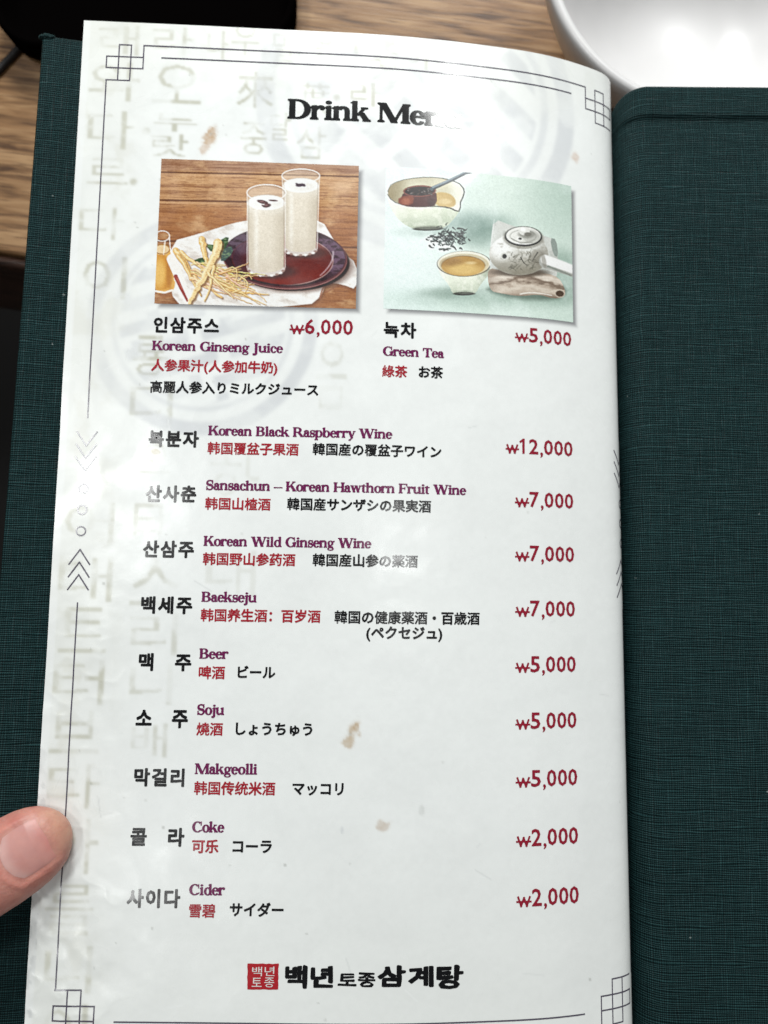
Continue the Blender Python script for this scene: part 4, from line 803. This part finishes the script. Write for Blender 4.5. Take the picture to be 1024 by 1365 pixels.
p.put(p.ell(640, 562, 118, 18, 14) * .85, (78, 66, 54)); bd = np.maximum(p.ell(634, 486, 128, 88, 4), p.ell(644, 440, 100, 52, 4)); p.put(bd, (226, 226, 221)); p.put(bd * smooth01((Y - 455) / 115) * .85, (128, 122, 106)); p.put(bd * smooth01((X - 680) / 90) * .55, (150, 148, 138)); p.put(bd * p.ell(556, 450, 46, 60, 36) * .75, (246, 247, 246)); p.put(bd * p.ell(720, 500, 40, 36, 26) * .5, (116, 110, 98)); p.put(bd * np.clip((fbm(X / 18, Y / 12, 370, 4) - .52) * 3, 0, .45), (158, 154, 142))
p.put(p.line([(748, 514), (805, 529), (872, 547)], 56, 48, 4), (176, 176, 170)); p.put(p.line([(748, 506), (805, 521), (872, 539)], 40, 36, 8), (244, 244, 242)); p.put(p.ell(742, 512, 10, 30, 8, -12) * .6, (134, 130, 120)); p.put(p.line([(760, 534), (868, 566)], 8, 6, 6) * .7, (122, 130, 122))
for k in range(46):
    c = (r_.uniform(586, 712), r_.uniform(484, 552)); a = r_.uniform(-1.8, 1.2); l = r_.uniform(6, 30); p.put(p.line(bezq(c, (c[0] + l * .5, c[1] + l * .5 * math.sin(a) - 4), (c[0] + l * math.cos(a), c[1] + l * math.sin(a)), 3), r_.uniform(2.5, 6), 1.5) * r_.uniform(.35, .75), (96, 94, 82))
p.put(p.line([(640, 500), (652, 520), (668, 535)], 4, 2), (62, 62, 56)); p.put(p.line([(714, 478), (700, 498), (690, 518)], 5, 2), (76, 76, 70)); p.put(p.ell(571, 495, 16, 15), (206, 206, 200)); p.put(p.ell(571, 496, 10, 10), (26, 24, 22))
p.put(p.ell(652, 416, 88, 48, 8) * .6, (120, 118, 108)); p.put(p.ell(652, 411, 81, 43), (30, 32, 32)); p.put(p.ell(652, 408, 75, 38), (226, 226, 221)); p.put(p.ell(690, 414, 40, 28, 20) * .6 * p.ell(652, 408, 75, 38), (168, 168, 160)); p.put(p.ering(650, 410, 56, 26, 3) * .55, (128, 128, 120)); p.put(p.ell(664, 402, 36, 17, 10) * .7, (132, 132, 124)); p.put(p.ell(655, 388, 24, 18), (222, 222, 217)); p.put(p.ell(650, 382, 12, 8, 6) * .8, (252, 252, 250)); p.put(p.ell(670, 402, 16, 9, 5), (122, 120, 112)); p.put(p.ell(637, 421, 7, 5), (34, 34, 34)); p.put(p.line([(600, 420), (640, 440), (690, 436)], 3) * .6, (110, 110, 104))
p.done('printed_picture', PIC['tea'], .86)['label'] = 'printed picture of a white teapot, a cup and a pouring bowl of green tea'
bpy.data.objects.remove(_fo); bpy.data.curves.remove(_fc)

# ------------------------------------------------------------------ linen cover boards of the menu
def zc(u, v): return float((page_w(u, v, 0, False) - CAM) @ fwd)
def slab(name, TLc, TRc, BRc, BLc, th, nu=60, nv=160, lip=False, rnd=1.2):
    """cloth-wrapped board from four world corners (top face), thickness th downwards, rounded edges"""
    TL_, TR_, BR_, BL_ = [np.array(q, float) for q in (TLc, TRc, BRc, BLc)]
    w = np.linalg.norm(TR_ - TL_); hgt = np.linalg.norm(BL_ - TL_); nrm = np.cross(TR_ - TL_, BL_ - TL_); nrm /= -np.linalg.norm(nrm)
    if nrm[2] < 0: nrm = -nrm
    us = np.concatenate([[0, .3, .8, 1.5, 2.5], np.linspace(4, w - 4, nu), [w - 2.5, w - 1.5, w - .8, w - .3, w]]); vs = np.concatenate([[0, .3, .8, 1.5, 2.5], np.linspace(4, hgt - 4, nv), [hgt - 2, hgt - 1, hgt - .3, hgt]])
    Ub, Vb = np.meshgrid(us, vs, indexing='ij'); s_, t_ = Ub / w, Vb / hgt
    P = ((1 - s_) * (1 - t_))[..., None] * TL_ + (s_ * (1 - t_))[..., None] * TR_ + (s_ * t_)[..., None] * BR_ + ((1 - s_) * t_)[..., None] * BL_
    e = np.minimum(np.minimum(Ub, w - Ub), np.minimum(Vb, hgt - Vb)); dz = -(rnd - np.sqrt(np.clip(rnd ** 2 - np.clip(rnd - e, 0, rnd) ** 2, 0, None)))
    P = P + (dz + (fbm(Ub / 30, Vb / 30, 400, 2) - .5) * .5)[..., None] * nrm
    n = P.shape[0] * P.shape[1]; top = P.reshape(-1, 3); bot = (P - (th + dz * 0)[..., None] * nrm if False else P - th * nrm).reshape(-1, 3)
    nu_, nv_ = P.shape[:2]; Fg = grid_faces(nu_, nv_); rim = [j for j in range(nv_)] + [i * nv_ + nv_ - 1 for i in range(1, nu_)] + [(nu_ - 1) * nv_ + j for j in range(nv_ - 2, -1, -1)] + [i * nv_ for i in range(nu_ - 2, 0, -1)]
    Fr = np.array([(rim[k], rim[(k + 1) % len(rim)], rim[(k + 1) % len(rim)] + n, rim[k] + n) for k in range(len(rim))])
    uv = np.stack([Ub, Vb], -1).reshape(-1, 2)
    return mesh_np(name, np.concatenate([top, bot]), np.concatenate([Fg, Fg[:, ::-1] + n, Fr]), M_LINEN, menu, True, uv=np.concatenate([uv, uv + 3.3]))
zt = zc(0, 4); zb = zc(0, 290)
bTL = cam2w(ray_at(56, 45.5, zt + 7)); bBL = cam2w(ray_at(-52, 1420, zb + 7))
dv_ = (bBL - bTL) / np.linalg.norm(bBL - bTL)
ex = np.array([160.0, -2.5, -30.0]); slab('cover_board', bTL, bTL + ex, bBL + ex * np.array([1, 1, .9]), bBL, 2.6)
# frayed, bumped corner of the board
bm = bmesh.new(); bmesh.ops.create_icosphere(bm, subdivisions=3, radius=1)
for v in bm.verts:
    q = Vector((v.co.x * 2.5, v.co.y * 1.1, v.co.z * 1.2)); q += Vector((0.25 * math.sin(v.co.x * 9), .2 * math.sin(v.co.y * 11 + v.co.x * 5), 0)); v.co = q * MM + Vector(bTL + np.array([1.2, -.5, -1.0])) * MM
m_ = bpy.data.meshes.new('bumped_corner'); bm.to_mesh(m_); bm.free(); m_.materials.append(M_LINEN); m_.uv_layers.new(name='UVMap')
for f in m_.polygons: f.use_smooth = True
o_ = bpy.data.objects.new('bumped_corner', m_); COL.objects.link(o_); o_.parent = menu
# right board: flat, with turned-in cloth at the head, bending down into the hinge on its left side
ZR = 259.0
ev = RP @ np.array([0, 1.0, 0]); exr = np.array([1.0, 0.012, 0.0]); exr /= np.linalg.norm(exr); nr = np.cross(ev, exr); nr = nr if nr[2] < 0 else -nr
o0 = ray_at(866, 112, ZR)
Rb = 9.0; arc = np.linspace(math.radians(82), 0, 22)
sx = np.concatenate([-Rb * np.sin(arc), np.linspace(1, 175, 90)[1:]]); sz = np.concatenate([-Rb * (1 - np.cos(arc)), np.zeros(89)])
sl = np.concatenate([-Rb * arc, np.linspace(1, 175, 90)[1:]])
tail = np.linspace(14, 1, 8); sx = np.concatenate([np.full(8, sx[0]) - tail * .14, sx]); sz = np.concatenate([sz[0] - tail, sz]); sl = np.concatenate([sl[0] - tail, sl])
vv = np.concatenate([[0, .2, .5, .9, 1.4, 2, 3, 4, 6, 8, 9.6, 10.4, 10.8, 11.2, 11.6, 12.4, 13.5], np.linspace(16, 305, 150)])
hv = -(1.6 - np.sqrt(np.clip(1.6 ** 2 - np.clip(1.6 - vv, 0, 1.6) ** 2, 0, None))) - 0.75 * smooth01((vv - 10.2) / 1.4) - .45 * smooth01((vv - 11) / 1.2) * (1 - smooth01((vv - 13) / 4))
SX, VV = np.meshgrid(np.arange(len(sx)), vv, indexing='ij')
HH = sz[SX] + hv[None, :] + (fbm(sl[SX] / 40 + 3, VV / 40, 420, 2) - .5) * .5
# rounded upper corner near the hinge
VO = VV + smooth01((4 - sl[SX]) / 22) ** 2 * 3.0 * smooth01(1 - VV / 14)
P = o0 + sx[SX][..., None] * exr + VO[..., None] * ev + HH[..., None] * nr
top = cam2w(P); bot = cam2w(P - (2.8 * nr))
n = top.shape[0] * top.shape[1]; nu_, nv_ = top.shape[:2]; Fg = grid_faces(nu_, nv_)
rim = [j for j in range(nv_)] + [i * nv_ + nv_ - 1 for i in range(1, nu_)] + [(nu_ - 1) * nv_ + j for j in range(nv_ - 2, -1, -1)] + [i * nv_ for i in range(nu_ - 2, 0, -1)]
Fr = np.array([(rim[k], rim[(k + 1) % len(rim)], rim[(k + 1) % len(rim)] + n, rim[k] + n) for k in range(len(rim))])
uv = np.stack([sl[SX] + 300, VV], -1).reshape(-1, 2)
mesh_np('cover_board', np.concatenate([top.reshape(-1, 3), bot.reshape(-1, 3)]), np.concatenate([Fg, Fg[:, ::-1] + n, Fr]), M_LINEN, menu, True, uv=np.concatenate([uv, uv + 2.2]))
# spine strip joining the two boards, hidden in the gutter
a0 = bTL + ex + np.array([-1, -1, -3.2]); b0 = bBL + ex * np.array([1, 1, .9]) + np.array([-1, 3, -3.2])
a1 = bot[0, 3] + np.array([1.5, 0, -.5]); b1 = bot[0, -3] + np.array([1.5, 0, -.5])
sp = np.array([a0 * (1 - s_) * (1 - t_) + a1 * s_ * (1 - t_) + b1 * s_ * t_ + b0 * (1 - s_) * t_ for s_ in np.linspace(0, 1, 6) for t_ in np.linspace(0, 1, 30)])
sp2 = sp - np.array([0, 0, 1.2]); Fg = grid_faces(6, 30); rim = [j for j in range(30)] + [i * 30 + 29 for i in range(1, 6)] + [150 + j for j in range(28, -1, -1)] + [i * 30 for i in range(4, 0, -1)]
Fr = np.array([(rim[k], rim[(k + 1) % len(rim)], rim[(k + 1) % len(rim)] + 180, rim[k] + 180) for k in range(len(rim))])
uv = np.array([(s_ * 15 + 170, t_ * 300) for s_ in np.linspace(0, 1, 6) for t_ in np.linspace(0, 1, 30)])
mesh_np('spine', np.concatenate([sp, sp2]), np.concatenate([Fg, Fg[:, ::-1] + 180, Fr]), M_LINEN, menu, True, uv=np.concatenate([uv, uv]))

# ------------------------------------------------------------------ the reader's left hand: thumb on the page, fingers behind the cover
def skin_mat(name, nail=False):
    m, nt, b, N, L = nmat(name)
    at = N.new('ShaderNodeAttribute'); at.attribute_name = 'print'
    tc = N.new('ShaderNodeTexCoord'); n = N.new('ShaderNodeTexNoise'); n.inputs['Scale'].default_value = 260; n.inputs['Detail'].default_value = 6
    L.new(tc.outputs['Object'], n.inputs['Vector']); r = N.new('ShaderNodeValToRGB'); e = r.color_ramp.elements
    e[0].position = .30; e[1].position = .70; e[0].color = (.88, .74, .74, 1) if not nail else (.95, .9, .9, 1); e[1].color = (1.06, 1.05, 1.03, 1)
    mx = N.new('ShaderNodeMix'); mx.data_type = 'RGBA'; mx.blend_type = 'MULTIPLY'; mx.inputs['Factor'].default_value = 1
    L.new(n.outputs['Fac'], r.inputs['Fac']); L.new(at.outputs['Color'], mx.inputs['A']); L.new(r.outputs['Color'], mx.inputs['B']); L.new(mx.outputs['Result'], b.inputs['Base Color'])
    b.inputs['Subsurface Weight'].default_value = .35 if not nail else .25; b.inputs['Subsurface Radius'].default_value = (1.0, .35, .2); b.inputs['Subsurface Scale'].default_value = .0022
    b.inputs['Roughness'].default_value = .46 if not nail else .40; b.inputs['Specular IOR Level'].default_value = .42
    f = N.new('ShaderNodeTexVoronoi'); f.inputs['Scale'].default_value = 1300; L.new(tc.outputs['Object'], f.inputs['Vector'])
    g = N.new('ShaderNodeTexNoise'); g.inputs['Scale'].default_value = 420; g.inputs['Detail'].default_value = 4; L.new(tc.outputs['Object'], g.inputs['Vector'])
    bp = N.new('ShaderNodeBump'); bp.inputs['Strength'].default_value = .8 if not nail else .04; bp.inputs['Distance'].default_value = .00008
    b2 = N.new('ShaderNodeBump'); b2.inputs['Strength'].default_value = .6 if not nail else .1; b2.inputs['Distance'].default_value = .00022
    L.new(g.outputs['Fac'], b2.inputs['Height']); L.new(b2.outputs['Normal'], bp.inputs['Normal'])
    L.new(f.outputs['Distance'], bp.inputs['Height']); L.new(bp.outputs['Normal'], b.inputs['Normal'])
    return m
M_SKIN = skin_mat('skin'); M_NAIL = skin_mat('nail', True)
def paint(o, col_):
    a = o.data.color_attributes.new('print', 'FLOAT_COLOR', 'POINT'); a.data.foreach_set('color', np.concatenate([col_, np.ones((len(col_), 1))], 1).astype(np.float32).ravel())
def frame(u, v):
    o = page_w(u, v, 0, False); a = page_w(u + 1, v, 0, False) - o; b = page_w(u, v + 1, 0, False) - o
    a /= np.linalg.norm(a); b -= a * (a @ b); b /= np.linalg.norm(b); n_ = np.cross(b, a); n_ = n_ if n_[2] > 0 else -n_
    return o, a, b, n_
TIP = (10.2, 237.6)
fo, fa, fb, fn = frame(3, 240)
tipw = page_w(*TIP, 0, False); AX = math.radians(33)
ta = -fa * math.cos(AX) + fb * math.sin(AX)                     # from tip back along the thumb
tw_ = fa * math.sin(AX) + fb * math.cos(AX)                     # sideways, towards the lower right
S_ = [0, .5, 1.3, 2.5, 4.5, 7, 10, 14, 19, 25, 31, 36, 42, 50, 60, 70]
W_ = [.2, 2.5, 4.4, 6.2, 8.2, 9.5, 10.4, 10.9, 11.1, 11.0, 11.1, 11.5, 11, 11, 12, 12.5]
D_ = [.2, 2.2, 3.4, 4.4, 5.3, 6.0, 6.5, 7.0, 7.3, 7.5, 7.9, 8.2, 8.0, 8.2, 10, 11]
HC = [4.2, 4.2, 4.3, 4.6, 5.2, 5.9, 6.5, 7.1, 7.8, 8.8, 10.0, 11.0, 11.6, 11.2, 9, 6]
NAILR = (1.1, 15.6, 7.1)
def nail_d(s, lat):                                              # signed distance-ish to the nail outline, mm (negative inside)
    hw = NAILR[2] * (0.93 + .07 * np.clip((s - 3) / 6, 0, 1)); e1 = np.abs(lat) - hw
    tip = NAILR[0] + .05 * lat ** 2 * .9; base = NAILR[1] - .035 * lat ** 2
    return np.maximum(e1, np.maximum(tip - s, s - base))
def thumb_pt(s, a, lift=0.0, nailfold=True):
    w = np.interp(s, S_, W_); d = np.interp(s, S_, D_); hc = np.interp(s, S_, HC)
    ca, sa = np.cos(a), np.sin(a)
    lat = w * np.sign(ca) * np.abs(ca) ** .92; z = d * np.sign(sa) * np.abs(sa) ** .95
    if nailfold:
        nd = nail_d(s, lat); up_ = smooth01(sa / .35)
        z = z + up_ * (-0.34 * smooth01(-nd / 1.2 + .35) * smooth01((s - 2.2) / 3) + 0.26 * np.exp(-((nd - .7) / .7) ** 2) * smooth01((s - 5) / 5))
        wr = np.exp(-((s - 33) / 5.5) ** 2) * up_; z = z - .28 * wr * np.abs(np.sin(s * 1.55 + lat * .08))
    return lat, z + hc + lift
def to_w(s, lat, h): return tipw + np.asarray(s)[..., None] * ta + np.asarray(lat)[..., None] * tw_ + np.asarray(h)[..., None] * fn
ss = np.concatenate([np.linspace(0, 2.4, 14), np.linspace(2.6, 26, 110), np.linspace(26.5, 70, 60)]); aa = np.linspace(0, 2 * np.pi, 145)[:-1]
SS, AA = np.meshgrid(ss, aa, indexing='ij'); lt, hh = thumb_pt(SS, AA); Vt = to_w(SS, lt, hh).reshape(-1, 3); na = len(aa)
Ft = [(i * na + k, i * na + (k + 1) % na, (i + 1) * na + (k + 1) % na, (i + 1) * na + k) for i in range(len(ss) - 1) for k in range(na)]
caps = [tuple(range(na))[::-1], tuple(range((len(ss) - 1) * na, len(ss) * na))]
HV = [tuple(v) for v in Vt]; HF = Ft + caps
def blob(pts, rads, flat=1.0, n=28):
    """closed tapered tube with round ends through page-frame points (u, v, h)"""
    P = [fo + fa * (q[0] - 3) + fb * (q[1] - 240) + fn * q[2] for q in pts]; P2 = []; R2 = []
    for i in range(len(P) - 1):
        for k in range(6): t = k / 6; P2.append(P[i] * (1 - t) + P[i + 1] * t); R2.append(rads[i] * (1 - t) + rads[i + 1] * t)
    P2.append(P[-1]); R2.append(rads[-1]); 
    d0 = (P2[0] - P2[1]) / np.linalg.norm(P2[0] - P2[1]); d1 = (P2[-1] - P2[-2]) / np.linalg.norm(P2[-1] - P2[-2])
    pre = [(P2[0] + d0 * R2[0] * math.sin(x), R2[0] * math.cos(x)) for x in (1.5, 1.2, .8, .4)]; post = [(P2[-1] + d1 * R2[-1] * math.sin(x), R2[-1] * math.cos(x)) for x in (.4, .8, 1.2, 1.5)]
    P2 = [q for q, r in pre] + P2 + [q for q, r in post]; R2 = [r for q, r in pre] + R2 + [r for q, r in post]; b0 = len(HV)
    for i, q in enumerate(P2):
        d = P2[min(i + 1, len(P2) - 1)] - P2[max(i - 1, 0)]; d = d / np.linalg.norm(d); a = np.cross(d, fn); a = a / np.linalg.norm(a) if np.linalg.norm(a) > 1e-3 else fb; c = np.cross(a, d)
        for k in range(n): t = 2 * math.pi * k / n; HV.append(tuple(q + (a * math.cos(t) + c * flat * math.sin(t)) * R2[i]))
    for i in range(len(P2) - 1):
        for k in range(n): HF.append((b0 + i * n + k, b0 + i * n + (k + 1) % n, b0 + (i + 1) * n + (k + 1) % n, b0 + (i + 1) * n + k))
    HF.append(tuple(range(b0, b0 + n))[::-1]); HF.append(tuple(range(b0 + (len(P2) - 1) * n, b0 + len(P2) * n)))
blob([(-48, 268, 6), (-62, 276, -8), (-72, 272, -22)], [12, 17, 20])
blob([(-66, 226, -24), (-72, 256, -26), (-74, 284, -26)], [15, 19, 18], .75)
blob([(-78, 262, -26), (-105, 290, -30), (-140, 330, -40)], [24, 24, 26], .8)
for k, (v0, l) in enumerate(((222, 78), (243, 86), (264, 80), (284, 64))):
    blob([(-66, v0 + 2, -26), (-66 + l * .42, v0 - 4, -25.5), (-66 + l * .75, v0 - 5, -21), (-66 + l, v0 - 4, -19)], [9.5, 8.8, 7.8, 6.6])
hd = thing('person', "person's left thumb with a bare pink nail pressing the menu's edge", 'person')
hand = mesh_py('hand', HV, HF, M_SKIN, hd, True)
rm = hand.modifiers.new('r', 'REMESH'); rm.mode = 'VOXEL'; rm.voxel_size = 0.00045; rm.use_smooth_shade = True
sm = hand.modifiers.new('s', 'SMOOTH'); sm.iterations = 3; sm.factor = .5
dgr = bpy.context.evaluated_depsgraph_get(); nm = bpy.data.meshes.new_from_object(hand.evaluated_get(dgr)); hand.modifiers.clear(); hand.data = nm
co = np.zeros(len(nm.vertices) * 3, np.float32); nm.vertices.foreach_get('co', co); q = co.reshape(-1, 3) / MM - tipw
hs, hl, hz_ = q @ ta, q @ tw_, q @ fn; c_ = np.ones((len(q), 3)) * [0.53, 0.255, 0.210]
def blend(c, m, t): return c * (1 - m[:, None]) + np.array(t) * m[:, None]
c_ = blend(c_, .75 * smooth01((5.5 - hs) / 5), (0.55, 0.320, 0.225))                # paler fingertip
nd_ = nail_d(hs, hl); c_ = blend(c_, .6 * np.exp(-((nd_ - .9) / 1.3) ** 2) * smooth01((hs - 5) / 4), (0.56, 0.225, 0.18))   # blood-pink nail fold
c_ = blend(c_, .35 * smooth01((fbm(hs / 6 + 30, hl / 6 + 30, 500, 3) - .45) / .2), (0.57, 0.255, 0.20)); c_ = blend(c_, .3 * np.exp(-((hs - 33) / 5) ** 2), (0.5, 0.22, 0.16))
paint(hand, c_)
# thumbnail: a thin curved plate set into the fold
sn = np.linspace(NAILR[0] - .2, NAILR[1] + .2, 48); ln = np.linspace(-NAILR[2], NAILR[2], 40); SN, LN = np.meshgrid(np.linspace(0, 1, 48), np.linspace(-1, 1, 40), indexing='ij')
lat_n = LN * NAILR[2] * (0.90 + .08 * smooth01(SN * 3)); s_n = (NAILR[0] + .045 * lat_n ** 2) * (1 - SN) + (NAILR[1] - .035 * lat_n ** 2) * SN
wn = np.interp(s_n, S_, W_); dn = np.interp(s_n, S_, D_); hn = np.interp(s_n, S_, HC)
zn = dn * np.sqrt(np.clip(1 - (lat_n / (wn * 1.02)) ** 2, .05, 1)) + hn - .30 + .16 * np.sin(np.pi * SN) - .35 * smooth01((np.abs(LN) - .86) / .14) - .3 * smooth01((SN - .92) / .08)
Pn = to_w(s_n, lat_n, zn); nb = Pn.shape[0] * Pn.shape[1]; bot_ = (Pn - .4 * fn).reshape(-1, 3)
Fg = grid_faces(48, 40); rim = [j for j in range(40)] + [i * 40 + 39 for i in range(1, 48)] + [47 * 40 + j for j in range(38, -1, -1)] + [i * 40 for i in range(46, 0, -1)]
Fr = np.array([(rim[k], rim[(k + 1) % len(rim)], rim[(k + 1) % len(rim)] + nb, rim[k] + nb) for k in range(len(rim))])
no = mesh_np('thumbnail', np.concatenate([Pn.reshape(-1, 3), bot_]), np.concatenate([Fg, Fg[:, ::-1] + nb, Fr]), M_NAIL, hd)
q = np.concatenate([Pn.reshape(-1, 3), bot_]) - tipw; hs, hl = q @ ta, q @ tw_; c_ = np.ones((len(q), 3)) * [0.545, 0.262, 0.235]
c_ = blend(c_, .8 * np.exp(-((hs - 4.2) / 1.6) ** 2), (0.57, 0.235, 0.205)); c_ = blend(c_, .75 * smooth01((2.9 + .05 * hl ** 2 - hs) / 1.2), (0.55, 0.320, 0.235)); c_ = blend(c_, .5 * smooth01((hs - 11.5 + .05 * hl ** 2) / 2.5), (0.66, 0.43, 0.40))
c_ = blend(c_, .5 * smooth01((np.abs(hl) - 5.6) / 1.4), (0.55, 0.25, 0.20)); paint(no, c_)
for o in bpy.data.objects:                                       # consistent outward normals on the closed shells
    if o.type == 'MESH' and o.name.split('.')[0] in ('thumbnail', 'cover_board', 'spine', 'backing_leaf', 'bowl_body', 'foot_ring', 'tray_body'):
        b_ = bmesh.new(); b_.from_mesh(o.data); bmesh.ops.recalc_face_normals(b_, faces=b_.faces[:]); b_.to_mesh(o.data); b_.free()
